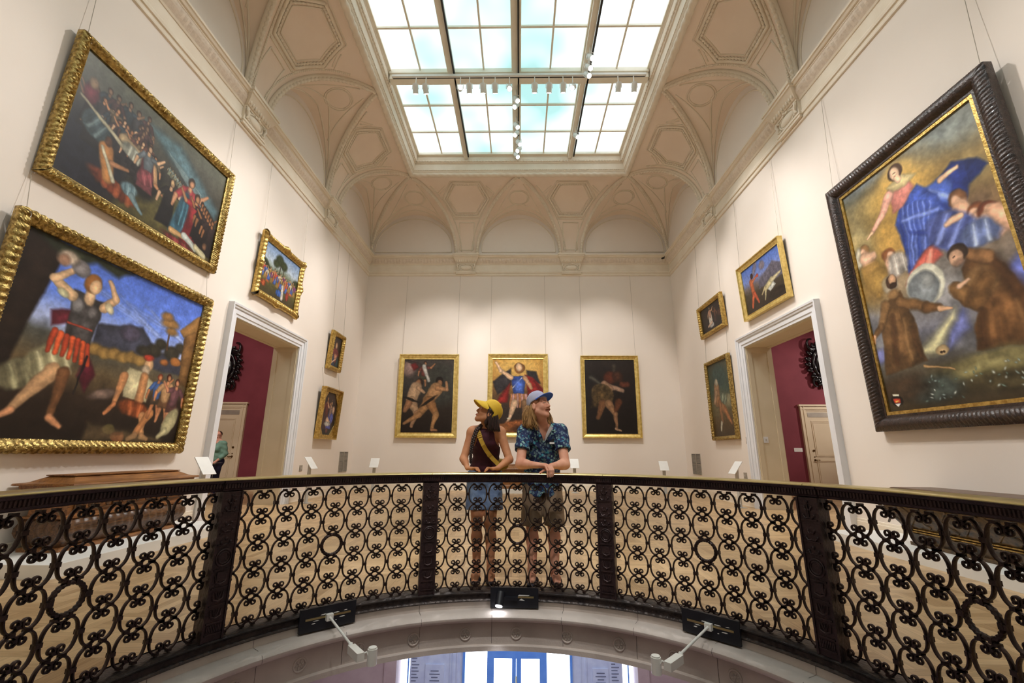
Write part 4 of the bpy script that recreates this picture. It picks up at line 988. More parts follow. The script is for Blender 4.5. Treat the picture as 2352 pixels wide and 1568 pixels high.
P.p([(.36,.32),(.30,.6),(.06,.62),(.2,.46)],(138,34,30),.04,1,.4); P.p([(.64,.22),(.8,.26),(1,.42),(1,.62),(.7,.52)],(150,34,30),.04,1,.4); P.p([(.8,.3),(1,.44),(1,.5)],(110,20,22),.05)
P.p([(.36,.24),(.66,.24),(.62,.50),(.42,.50)],(52,78,160),.03,1,.4); P.l(.58,.27,.40,.40,.008,.008,(206,206,220),.01); P.e(.52,.38,.06,.1,0,(84,120,220),.05,.8)
P.l(.36,.26,.16,.17,.034,.024,(214,170,130),.02); P.l(.16,.17,.06,.05,.024,.014,(216,176,138),.02); P.l(.64,.27,.76,.40,.034,.026,(196,146,104),.02)
for i in range(8): P.l(.38+.04*i,.50,.35+.048*i,.66,.022,.012,(190,140,130) if i % 2 else (170,110,70),.015)
P.l(.44,.60,.36,.78,.045,.028,(210,170,134),.02); P.l(.36,.78,.26,.90,.026,.012,(206,166,134),.02); P.l(.62,.6,.64,.80,.042,.026,(130,96,66),.02); P.e(.32,.81,.03,.01,0,(220,210,180),.01)
P.e(.53,.13,.075,.075,0,(150,96,46),.02); P.e(.52,.12,.042,.056,0,(226,184,142),.02)
P.e(.42,.92,.24,.08,-10,(150,84,44),.05,1,.8); P.e(.2,.95,.12,.06,0,(140,84,44),.04); P.e(.7,.95,.2,.05,0,(70,44,30),.05)
painting('B', -1.045, .952, 1.637, 2.731, .7, .16, .10, 'plain', 'goldpale', P.done(1.05), 'gilt-framed painting of a winged figure in blue and red, between and behind the couple')
P = Paint(.685, 180, 88); P.sky((0,(50,40,36)),(.3,(40,30,28)),(1,(30,22,20)))
P.l(.12,.24,.4,.38,.03,.02,(96,92,80),.06,.8); P.l(.6,.08,.56,.3,.03,.02,(84,72,60),.05,.8); P.e(.5,.25,.09,.09,0,(110,50,30),.05); P.e(.66,.24,.07,.08,0,(90,50,34),.05)
P.l(.42,.36,.74,.42,.04,.028,(206,160,130),.03); P.l(.38,.34,.5,.40,.05,.04,(200,150,116),.03); P.l(.74,.34,.84,.34,.04,.04,(120,60,40),.04); P.folds(.34,.48,.16,.14,40,(104,80,48),(150,120,76),7); P.p([(.2,.36),(.5,.42),(.46,.62),(.1,.66)],(112,84,46),.06,.8,.8)
P.l(.34,.60,.24,.78,.055,.03,(150,98,60),.03); P.l(.46,.60,.58,.74,.055,.035,(190,136,92),.03); P.l(.58,.74,.60,.92,.034,.016,(186,132,92),.02); P.l(.66,.58,.60,.68,.05,.03,(120,66,40),.04); P.l(.58,.93,.68,.96,.018,.01,SK,.02)
painting('B', 2.038, 3.946, 1.633, 2.683, 1., .132, .10, 'plain', 'goldpale', P.done(.8), 'gilt-framed very dark painting of wrestling winged figures, right on the back wall')
# --- right wall
P = Paint(.62, 400, 99); P.sky((0,(96,102,98)),(.10,(128,118,88)),(.22,(176,136,66)),(.42,(168,130,66)),(.55,(122,116,108)),(.68,(104,104,116)),(.80,(84,78,66)),(1,(46,36,22)))
for x,y,rx,ry,c in ((.3,.02,.3,.06,(90,98,104)),(.8,.06,.2,.06,(110,116,112)),(.2,.14,.16,.08,(130,116,78)),(.86,.24,.14,.08,(120,104,66)),(.06,.26,.10,.10,(150,136,96)),(.05,.42,.10,.12,(96,92,66)),(.14,.48,.12,.08,(150,112,52)),(.30,.50,.1,.06,(150,130,104)),(.62,.55,.12,.12,(136,134,136)),(.9,.52,.16,.08,(92,80,70)),(.04,.72,.10,.10,(112,112,116)),(.55,.78,.16,.04,(80,82,92)),(.86,.35,.12,.06,(90,70,56))): P.e(x,y,rx,ry,8,c,.14,.8,.5)
P.e(.46,.14,.16,.10,0,(206,160,74),.16,.8); P.e(.46,.075,.085,.052,0,(214,170,84),.05,.6)
P.p([(.86,.60),(1,.56),(1,.72),(.90,.70)],(92,104,186),.04,.9); P.p([(.56,.72),(.66,.66),(.66,.74),(.50,.80)],(96,104,170),.04,.8); P.p([(.30,.80),(.52,.70),(.60,.66),(.60,.70),(.44,.80)],(212,204,150),.05,.8); P.e(.04,.76,.07,.03,0,(104,108,170),.04,.8)
P.p([(.70,.20),(.80,.17),(.93,.21),(.97,.25),(.86,.28),(.80,.34),(.70,.30)],(28,44,112),.02,1,.5); P.p([(.60,.20),(.74,.19),(.78,.25),(.74,.33),(.62,.32)],(66,92,180),.02); P.l(.64,.22,.76,.30,.012,.010,(140,160,226),.02,.8); P.l(.66,.27,.74,.33,.008,.008,(34,50,120),.02,.8)
P.p([(.44,.20),(.58,.17),(.68,.24),(.68,.33),(.60,.42),(.48,.48),(.40,.50),(.40,.38),(.38,.27)],(62,86,176),.02,1,.5)
for i in range(12): P.l(.44+.017*i,.21+.004*i,.40+.015*i+.01*sin(i*2),.47-.006*i,.005,.008,(126,146,218) if i % 2 else (38,54,128),.022,.6)
P.l(.44,.27,.66,.30,.008,.012,(120,140,214),.02,.7); P.l(.46,.33,.60,.37,.006,.010,(34,48,120),.02,.7)
P.p([(.52,.42),(.60,.40),(.62,.47),(.48,.50),(.36,.53),(.40,.48)],(206,96,82),.02); P.l(.56,.43,.52,.49,.012,.014,(226,130,110),.02); P.l(.42,.48,.37,.52,.010,.010,(222,130,112),.02)
P.p([(.40,.11),(.52,.10),(.56,.17),(.46,.21),(.38,.22)],(204,124,112),.02); P.l(.39,.14,.30,.20,.022,.016,(220,160,140),.02); P.l(.30,.20,.20,.24,.016,.010,(222,164,140),.015); P.l(.20,.24,.15,.255,.008,.004,(224,178,140),.01); P.p([(.38,.105),(.5,.09),(.60,.13),(.5,.15),(.42,.14)],(196,176,124),.02); P.l(.72,.205,.82,.20,.012,.007,(222,176,140),.012)
P.e(.462,.068,.034,.032,0,(80,54,38),.012); P.e(.455,.072,.020,.026,-8,(230,190,154),.01); P.l(.465,.092,.475,.105,.013,.014,(224,182,146),.01); P.l(.448,.069,.462,.069,.0016,.0016,(90,56,40),.005); P.l(.452,.083,.460,.084,.0014,.0014,(170,84,70),.005)
for x,y,hc_,q in ((.775,.305,(110,72,44),1),(.845,.375,(130,74,44),1),(.90,.392,(110,56,36),-1),(.10,.300,(150,110,66),1),(.28,.372,(150,90,52),-1)):
    P.e(x,y,.032,.030,0,hc_,.015); P.e(x-.012*q,y+.006,.018,.022,0,(222,172,138),.01); P.l(x,y+.03,x+.02,y+.07,.030,.034,(206,158,126),.02)
P.folds(.70,.40,.10,.07,40,(84,98,170),(136,152,212),6); P.folds(.84,.45,.07,.045,10,(108,124,176),(190,200,214),5); P.l(.93,.40,1.,.50,.022,.018,(206,156,124),.02); P.l(.76,.36,.68,.37,.013,.009,(214,168,136),.015)
P.l(.02,.34,.06,.28,.030,.010,(170,162,140),.02); P.l(.09,.33,.17,.34,.024,.02,(204,160,130),.02); P.p([(.04,.36),(.18,.36),(.26,.46),(.14,.53),(.05,.46)],(152,116,56),.03,.9,.7); P.e(.16,.45,.06,.05,0,(180,140,70),.04,.7); P.folds(.33,.42,.05,.05,0,(170,160,150),(206,200,190),4)
P.e(.475,.545,.078,.078,0,(232,228,206),.012,1,.1); P.e(.460,.555,.064,.066,0,(128,134,138),.02,1,.3); P.e(.49,.53,.03,.03,0,(150,150,146),.04,.6)
BR, BD, BL_ = (104,70,40), (66,42,24), (146,108,66)
P.p([(.70,.54),(.76,.49),(.85,.52),(.92,.62),(.98,.72),(1,.84),(.90,.83),(.66,.82),(.68,.74),(.72,.70),(.66,.67),(.62,.62),(.64,.575),(.70,.60)],BR,.015,1,.5)
P.e(.78,.60,.055,.05,20,BL_,.04,.8); P.l(.64,.60,.72,.66,.022,.028,(126,90,52),.02); P.l(.72,.66,.80,.60,.03,.03,(112,78,44),.03); P.l(.86,.56,.96,.72,.018,.03,BD,.04,.8); P.l(.74,.70,.70,.81,.012,.016,BD,.03,.8); P.l(.82,.68,.80,.81,.012,.014,(84,56,32),.03,.7); P.l(.90,.70,.92,.81,.010,.012,(122,86,52),.03,.6)
P.l(.76,.50,.84,.54,.022,.02,(126,88,54),.02); P.e(.70,.482,.036,.032,0,(52,38,30),.012); P.e(.685,.495,.024,.028,-15,(206,160,128),.01); P.l(.672,.49,.682,.488,.0018,.0018,(60,40,30),.005); P.e(.70,.515,.02,.012,0,(120,90,74),.02,.7); P.l(.665,.60,.72,.585,.010,.006,(216,170,136),.01)
P.p([(.22,.53),(.31,.53),(.33,.60),(.36,.72),(.37,.82),(.05,.84),(.08,.74),(.10,.66),(.14,.58)],(96,68,40),.015,1,.5)
P.l(.28,.57,.44,.625,.022,.020,(110,78,46),.02); P.l(.44,.625,.52,.64,.018,.012,(96,66,38),.015); P.l(.52,.645,.585,.655,.010,.004,(212,164,124),.008); P.l(.17,.56,.10,.64,.022,.018,(124,90,54),.02); P.l(.10,.64,.03,.67,.016,.010,(110,78,46),.015); P.l(.03,.67,.02,.70,.009,.006,(206,156,118),.01)
P.l(.20,.62,.16,.80,.010,.014,BD,.03,.8); P.l(.27,.64,.27,.80,.010,.012,BL_,.03,.5); P.l(.32,.68,.34,.80,.008,.010,BD,.03,.7); P.e(.245,.485,.040,.040,0,(160,156,146),.02,.6); P.e(.262,.478,.026,.030,15,(70,48,34),.01); P.e(.272,.468,.018,.022,20,(206,158,120),.008); P.e(.268,.495,.018,.014,0,(56,38,28),.01); P.e(.25,.53,.03,.02,0,(132,98,60),.02)
P.e(.72,.87,.22,.045,-4,(122,112,70),.05,.9,.9); P.e(.62,.88,.12,.02,-8,(150,140,92),.05,.7,.9); P.e(.82,.93,.2,.03,0,(64,56,36),.05,.9,.8); P.e(.36,.92,.11,.05,0,(66,76,72),.05,.9,.9); P.e(.15,.90,.12,.05,0,(60,44,30),.06,.8)
P.e(.475,.79,.024,.018,0,(178,150,108),.008); P.e(.468,.795,.006,.005,0,(50,34,24),.004); P.e(.485,.795,.005,.005,0,(50,34,24),.004); P.l(.34,.835,.52,.865,.004,.004,(156,122,80),.008)
r = np.random.default_rng(6)
for i in range(46): P.e(.30+.6*r.random(), .87+.09*r.random(), .004+.003*r.random(), .003, 40*i, [(120,136,134),(84,104,96),(170,176,168)][i % 3], .006, .8)
P.e(.10,.945,.030,.024,0,(24,20,20),.006); P.p([(.070,.935),(.130,.935),(.126,.955),(.074,.955)],(180,56,36),.005); P.l(.09,.948,.112,.944,.003,.002,(206,160,70),.004); P.p([(.076,.958),(.124,.958),(.10,.972)],(214,208,198),.005); P.p([(.072,.918),(.128,.918),(.124,.926),(.076,.926)],(206,196,170),.005)
painting('R', 4.052, 6.632, 1.492, 3.894, 1.3, .215, .13, 'ebony', 'ebony', P.done(1.28), 'towering painting of a floating figure in blue robe, right wall in dark ripple frame', slip=('gold', .05))
P = Paint(1.38, 130, 101); P.sky((0,(70,104,190)),(.3,(110,130,196)),(.45,(110,96,96)),(.6,(70,60,46)),(1,(48,36,26)))
P.p([(.4,.42),(.6,.34),(.8,.22),(1,.38),(1,.6),(.4,.6)],(96,90,104),.06); P.e(.55,.16,.10,.09,0,(150,126,120),.08,.8); P.e(.36,.12,.06,.2,30,(140,116,110),.08,.7)
P.l(.22,.35,.24,.60,.07,.06,(190,96,56),.03); P.e(.26,.24,.05,.06,0,(60,36,28),.02); P.l(.26,.36,.38,.30,.03,.02,(196,106,64),.02); P.e(.40,.30,.045,.035,0,(190,70,50),.03); P.l(.24,.62,.16,.88,.05,.03,(200,90,50),.03); P.l(.26,.62,.34,.84,.05,.03,(196,84,50),.03)
P.l(.56,.66,.72,.58,.06,.07,(206,190,140),.03); P.l(.72,.58,.94,.52,.05,.02,(210,194,150),.02); P.l(.56,.66,.50,.88,.03,.015,(206,190,140),.02); P.l(.54,.64,.44,.74,.03,.015,(200,180,130),.02); P.p([(.6,.7),(.75,.62),(.8,.7),(.65,.78)],(206,206,196),.03)
P.e(.8,.86,.25,.08,0,(44,34,26),.08)
painting('R', 8.128, 9.867, 4.122, 1.287, 2.2, .115, .10, 'plain', 'goldpale', P.done(1.), 'gold-framed landscape with a pale reclining figure, above the right doorway')
P = Paint(1.75, 110, 111); P.sky((0,(44,32,30)),(1,(30,22,22)))
P.fig(.45,.12,.8,.0,SK,(196,140,110),(206,196,180),1); P.fig(.68,.25,.6,-.1,SKD,(110,66,50),(70,44,40),-1); P.e(.86,.5,.12,.14,0,(84,50,42),.06); P.folds(.46,.8,.2,.1,0,(206,200,190),(236,230,224),6); P.l(.3,.8,.5,.7,.05,.05,(216,176,146),.03)
painting('R', 10.84, 12.34, 4.328, .915, 3.2, .115, .10, 'carved', 'gold', P.done(.9), 'small wide gilt-framed dark group, upper of the two at the far right')
P = Paint(.63, 160, 121); P.sky((0,(84,84,66)),(.35,(74,92,80)),(.6,(120,110,76)),(.8,(104,80,46)),(1,(76,56,34)))
P.e(.5,.2,.2,.16,0,(60,84,80),.1,.8); P.e(.8,.55,.12,.1,0,(170,160,120),.08,.8); P.l(.34,.34,.30,.52,.08,.09,(190,140,96),.04); P.e(.36,.27,.05,.05,0,(206,190,160),.03); P.l(.34,.52,.62,.66,.075,.06,(200,140,90),.03); P.l(.62,.66,.84,.84,.05,.024,(200,130,80),.03); P.l(.42,.56,.44,.80,.06,.03,(176,120,76),.03); P.l(.30,.40,.18,.54,.04,.03,SK,.03); P.folds(.60,.50,.10,.08,30,(150,160,130),(190,196,170),4); P.l(.4,.82,.34,.92,.03,.02,(206,196,170),.03)
painting('R', 10.875, 12.288, 1.507, 2.119, .6, .10, .09, 'carved', 'golddark', P.done(.85), 'tall gilt-framed painting of a seated greybeard, lower of the two at the far right')
# ================================================================ FURNITURE AND FITTINGS
def loft(x0, x1, y0, y1, prof, n=40, disp=None, cap=True):
    """stack of rectangular loops (inset, z); n points per side"""
    mb = MB(); V = []
    for j, (d, z) in enumerate(prof):
        c = [(x0+d, y0+d), (x1-d, y0+d), (x1-d, y1-d), (x0+d, y1-d)]; nm = [(0,-1), (1,0), (0,1), (-1,0)]
        for q in range(4):
            (ax, ay), (bx, by) = c[q], c[(q+1) % 4]; L = math.hypot(bx-ax, by-ay)
            for i in range(n):
                t = i/n; o = disp(t*L, j, q) if disp and 0 < i else 0
                V.append((ax+(bx-ax)*t+nm[q][0]*o, ay+(by-ay)*t+nm[q][1]*o, z))
    N = 4*n; F = [(j*N+i, j*N+(i+1) % N, (j+1)*N+(i+1) % N, (j+1)*N+i) for j in range(len(prof)-1) for i in range(N)]
    if cap: F += [tuple(range(N-1, -1, -1)), tuple(range((len(prof)-1)*N, len(prof)*N))]
    return mb.add(V, F)
def plinth(x0, x1, y0, y1, h, lab, g=None):
    mb = loft(x0, x1, y0, y1, [(0,0),(0,h-.004),(.004,h)], 1); o = mk('display_plinth', mb, 'white'); tag(o, lab, 'plinth', g); return o
plinth(-5.335, -4.33, 4.42, 7.12, .125, 'long low white plinth under the carved walnut chest by the left wall')
plinth(4.395, 5.27, 2.7, 6.85, .12, 'long low white plinth under the dark gilt chest by the right wall')
plinth(-1.3, 1.2, 13.6, 14.53, .114, 'low white plinth against the back wall behind the couple')
# carved walnut marriage chest
t = thing('carved_chest', 'carved walnut marriage chest with sloping lid on white plinth by the left wall', 'chest', (-4.93, 5.67, .125))
def L_(mb): mb.v = [(x+4.93, y-5.67, z-.125) for x, y, z in mb.v]; return mb
def gad(s, j, q): return .016*abs(sin(pi*(s/.10+j*.13))) if 2 <= j <= 8 else 0
X0, X1, Y0, Y1 = -5.32, -4.73, 4.84, 6.64
mk('gadrooned_base', L_(loft(X0+.03, X1-.03, Y0+.03, Y1-.03, [(.10,.126),(.08,.16),(.08,.19),(.06,.22),(.02,.27),(.0,.32),(.0,.37),(.015,.41),(.04,.44),(.05,.455)], 110, gad)), 'walnutdark', t, auto=50)
mk('foot', L_(loft(X0+.07, X1-.07, Y0+.07, Y1-.07, [(0,.1251),(0,.16),(.02,.17)], 2)), 'walnut', t)
mk('body', L_(loft(X0, X1, Y0, Y1, [(.09,.44),(.05,.455),(.05,.475),(.08,.485),(.085,.50),(.085,.70),(.07,.71),(.03,.735),(.01,.76),(.0,.77),(.0,.79)], 4)), 'walnut', t)
pan = MB()
for i in range(3):
    y0 = Y0+.14+i*.56; y1 = y0+.48
    for a, b, c, d in ((y0, .525, y1, .54), (y0, .665, y1, .68), (y0, .525, y0+.015, .68), (y1-.015, .525, y1, .68)): pan.add(*box(X1-.088, a, b, X1-.068, c, d))
    for q in range(6): pan.add(*ball((X1-.085, y0+.06+.07*q, .60+.02*sin(q*2.)), (.02, .035, .045), 8, 6))
mk('panel_relief', L_(pan), 'walnutdark', t)
mk('lid', L_(loft(X0, X1, Y0, Y1, [(-.03,.79),(-.045,.80),(-.035,.815),(.0,.82),(.03,.822),(.05,.828),(.14,.878),(.15,.883),(.13,.888),(.13,.897),(.16,.90)], 4)), 'walnut', t)
# dark gilt sarcophagus chest, right
t = thing('gilt_chest', 'dark worn gilt carved chest tapering downwards on white plinth by the right wall', 'chest', (4.86, 4.6, .12))
def L2(mb): mb.v = [(x-4.86, y-4.6, z-.12) for x, y, z in mb.v]; return mb
X0, X1, Y0, Y1 = 4.54, 5.26, 3.0, 5.98
def car(s, j, q): return .012*sin(s*2*pi/.17)*(3 <= j <= 5)+.006*sin(s*61+j*2)
mk('body', L2(loft(X0, X1, Y0, Y1, [(.20,.135),(.19,.22),(.16,.26),(.17,.275),(.165,.30),(.155,.315),(.14,.33),(.10,.40),(.06,.48),(.03,.56),(.02,.60),(.03,.62)], 80, car)), 'goldwood', t, auto=50)
bands = MB()
for z, d in ((.285,.135),(.312,.128),(.605,-.012),(.625,.0)): bands.add(*loft(X0, X1, Y0, Y1, [(d+.02,z-.008),(d,z-.006),(d,z+.006),(d+.02,z+.008)], 2).__dict__.values() if False else (lambda m: (m.v, m.f))(loft(X0, X1, Y0, Y1, [(d+.02,z-.008),(d,z-.006),(d,z+.006),(d+.02,z+.008)], 2)))
mk('gilt_band', L2(bands), 'golddark', t)
cr = MB()
for i in range(9):
    y = Y0+.25+i*.33
    for s in (-1, 1): cr.add(*tube([(X0+.125-.10*q, y+s*(.13-.26*q), .35+.22*q) for q in lsp(0, 1, 6)], .014, 6))
mk('cross_relief', L2(cr), 'goldwood', t)
mk('foot', L2(loft(X0+.17, X1-.17, Y0+.17, Y1-.17, [(0,.121),(0,.16)], 1)), 'goldwood', t)
mk('lid', L2(loft(X0, X1, Y0, Y1, [(.04,.62),(.03,.65),(-.01,.70),(-.02,.715),(-.02,.73),(.0,.735),(.06,.745),(.10,.765),(.11,.775),(.13,.778)], 4)), 'walnutdark', t)
# chest on the back wall
t = thing('low_chest', 'warm brown wooden chest on white plinth against the back wall behind the couple', 'chest', (-.05, 14.15, .114))
def L3(mb): mb.v = [(x+.05, y-14.15, z-.114) for x, y, z in mb.v]; return mb
X0, X1, Y0, Y1 = -1.0, .9, 13.8, 14.5
mk('body', L3(loft(X0, X1, Y0, Y1, [(.0,.115),(.0,.18),(.03,.20),(.04,.22),(.04,.62),(.03,.64),(.0,.66)], 4)), 'walnut', t)
mk('lid', L3(loft(X0, X1, Y0, Y1, [(-.02,.66),(-.03,.68),(-.02,.70),(.03,.715),(.12,.79),(.11,.80),(.11,.812)], 4)), 'walnut', t)
# label stands
def stand(x, y, dirv, lab, zt=.86):
    rz = atan2(dirv[1], dirv[0])+pi/2          # local -y looks at the room
    t = thing('label_stand', lab, 'label stand', (x, y, 0), rz, 'white label stands along the walls')
    mk('post', MB().add(*box(-.045, -.015, .012, .045, .02, zt-.03)), 'greylabel', t); mk('foot_plate', MB().add(*box(-.11, -.10, 0, .11, .10, .012)), 'greylabel', t)
    q = radians(52); V, F = box(-.13, -.17, -.006, .13, .17, .006)
    V = [(a, b*cos(q)-c*sin(q)-.02, zt+b*sin(q)+c*cos(q)) for a, b, c in V]
    mk('label_panel', (V, F), 'white', t)
stand(-5.10, 7.34, (1,-.15), 'white slanted label stand beside the left doorway, behind the walnut chest', .93)
stand(-4.93, 10.72, (1,-.15), 'white slanted label stand just beyond the left doorway', .90)
stand(-4.43, 13.95, (.1,-1), 'white slanted label stand near the left end of the back wall', .83)
stand(1.68, 13.95, (0,-1), 'white slanted label stand at the back wall just right of the man', .85)
stand(4.38, 13.95, (-.1,-1), 'white slanted label stand near the right end of the back wall', .80)
stand(4.93, 10.5, (-1,-.15), 'white slanted label stand just beyond the right doorway', .86)
# wall grilles
def vent(k, s0, s1, lab):
    P = side(k, (s0+s1)/2, 0, .86); t = thing('air_vent', lab, 'vent', P, {'L': pi/2, 'R': -pi/2}[k], 'grey vent grilles at the room corners')
    w = (s1-s0)/2; fr = MB()
    for a, b, c, d in ((-w,-.3,w,-.28),(-w,.28,w,.3),(-w,-.3,-w+.02,.3),(w-.02,-.3,w,.3),(-.02,-.3,.02,.3),(-w,-.01,w,.01)): e_ = .0007*((a == -w)+(c == w)); fr.add(*box(a+e_, -.014+e_, b, c-e_, -.0, d))
    mk('frame', fr, 'grille', t)
    sl = MB()
    for i in range(27):
        z = -.27+.02*i
        if abs(z) < .012: continue
        sl.add([(-w+.02,-.010,z),(w-.02,-.010,z),(w-.02,-.002,z+.012),(-w+.02,-.002,z+.012)], [(0,1,2,3)])
    mk('slats', sl, 'grille', t); mk('dark_backing', MB().add(*box(-w+.01, -.002, -.29, w-.01, -.0005, .29)), 'track', t)  # flat black sheet behind the slats, in place of an open duct
vent('L', 13.55, 14.2, 'grey metal air vent low on the left wall near the back corner'); vent('R', 13.43, 14.08, 'grey metal air vent low on the right wall near the back corner')
def plate(k, s, z, w, h, mat, lab, cat='wall plate', u=0):
    P = side(k, s, u, z); t = thing('wall_plate', lab, cat, P, {'L': pi/2, 'R': -pi/2, 'B': 0}[k])
    mk('cover', MB().add(*box(-w/2, -.012, -h/2, w/2, 0, h/2)), mat, t); mk('toggle', MB().add(*box(-w*.12, -.018, -h*.14, w*.12, -.012, h*.14)), 'greylabel', t)
plate('L', 11.2, .76, .14, .14, 'grille', 'grey plate low on the left wall beyond the doorway')
plate('R', 10.60, 1.47, .07, .15, 'grille', 'narrow grey plate beside the right doorway casing at head height')
plate('R', 10.87, .67, .14, .14, 'grille', 'grey plate low on the right wall beyond the doorway')
t = thing('wall_plate', 'pale square switch plate inside the right doorway jamb', 'switch', (XR+.2, DOORR[1]-.012, 1.47), 0); mk('cover', MB().add(*box(-.05, -.01, -.065, .05, 0, .065)), 'trimwhite', t); mk('toggle', MB().add(*box(-.012, -.016, -.02, .012, -.01, .02)), 'greylabel', t)
t = thing('wall_label', 'small pale label on the burgundy wall beside the door seen at right', 'label', (8.31, 13.65, 1.29), 0)
mk('card', MB().add(*box(-.125, -.008, -.055, .125, 0, .055)), 'white', t)
ik = MB()
for i in range(3): ik.add(*box(-.1, -.0085, .025-.02*i, (.08, .05, .09)[i], -.008, .029-.02*i))
mk('print_lines', ik, 'grille', t)
# security camera in the far right corner
t = thing('security_camera', 'tiny black security camera on the cornice at the far right corner', 'camera', (5.03, 14.29, 7.78))
mk('mount', MB().add(*cyl((.05,.06,.07), (0,0,0), .015, n=8)), 'black', t); mk('housing', MB().add(*cyl((0,0,0), (-.08,-.06,-.05), .035, .03, 12)), 'black', t); mk('lens', MB().add(*ball((-.085,-.065,-.053), .022)), 'blackgloss', t)
# black carved ornaments on the burgundy walls
def ornament(x, z, lab, sg):
    t = thing('carved_wall_ornament', lab, 'ornament', (x, 13.65, z)); mb = MB(); r = random.Random(5)
    mb.add(*tube([(.26*cos(a), -.10, .42*sin(a)) for a in lsp(0, 2*pi, 41)], [.055+.012*sin(6*a) for a in lsp(0, 2*pi, 41)], 8))
    for i in range(22):
        a = i*2*pi/22; R = .34+.05*r.random(); c = np.array([R*cos(a), -.09, .56*sin(a)*(1+.1*r.random())])
        pts = [c+np.array([.11*cos(a+q*2.2)*(1-q*.5), -.05*sin(3*q), .11*sin(a+q*2.2)*(1-q*.5)]) for q in lsp(0, 1, 9)]
        mb.add(*tube(pts, [.045-.03*q for q in lsp(0, 1, 9)], 7)); mb.add(*ball(c, (.06, .05, .07), 9, 6))
    mb.add(*ball((0, -.09, 0), (.19, .07, .30), 14, 10)); mb.add(*ball((0, -.13, .55), (.11, .09, .13), 12, 8)); mb.add(*ball((0, -.12, -.52), (.09, .07, .12), 12, 8))
    mb.add(*box(-.1, -.09, -.3, .1, 0, .3))
    mk('carving', mb, 'blackgloss', t, smooth=True)
    for s in (-1, 1): mk('scrolling_leaf', MB().add(*tube([(s*(.12+.26*sin(2.6*q)), -.09-.04*sin(3*q), .50+.20*q-.10*sin(5*q)) for q in lsp(0, 1.1, 14)], [.06-.035*q for q in lsp(0, 1, 14)], 8)).add(*tube([(s*(.10+.24*sin(2.4*q)), -.09, -.45-.18*q+.08*sin(5*q)) for q in lsp(0, 1.1, 14)], [.055-.035*q for q in lsp(0, 1, 14)], 8)), 'blackgloss', t, smooth=True)
ornament(-9.25, 3.72, 'black carved scrolling ornament on the burgundy wall seen through the left doorway', -1)
ornament(9.36, 3.88, 'black carved scrolling ornament on the burgundy wall seen through the right doorway', 1)
# picture wires
M['wire'] = pmat('picture_wire', S(168,156,140), rough=.4, metal=.3)
for o in [q for q in COL.objects if q.name.startswith('framed_painting')]:
    f = [c for c in COL.objects if c.parent == o and c.name.startswith('frame')][0]
    xs = [v.co.x for v in f.data.vertices]; zs = [v.co.z for v in f.data.vertices]; W = max(xs); H = max(zs)-.03; tilt = o.rotation_euler.x
    for s in (-1, 1):
        x = s*W*.93; zc = {1: 4.13, 4: 3.38, 11: 4.31}.get(int((o.name+'.000').split('.')[1]), 7.24)-o.location.z
        # straight up the wall in world space, expressed in the tilted frame's axes
        def toloc(y, z): return (x, y*cos(tilt)+z*sin(tilt), -y*sin(tilt)+z*cos(tilt))
        mk('hanging_wire', MB().add(*cyl((x, -.03, H-.02), toloc(-.012, zc), .0035, n=6)), 'wire', o)
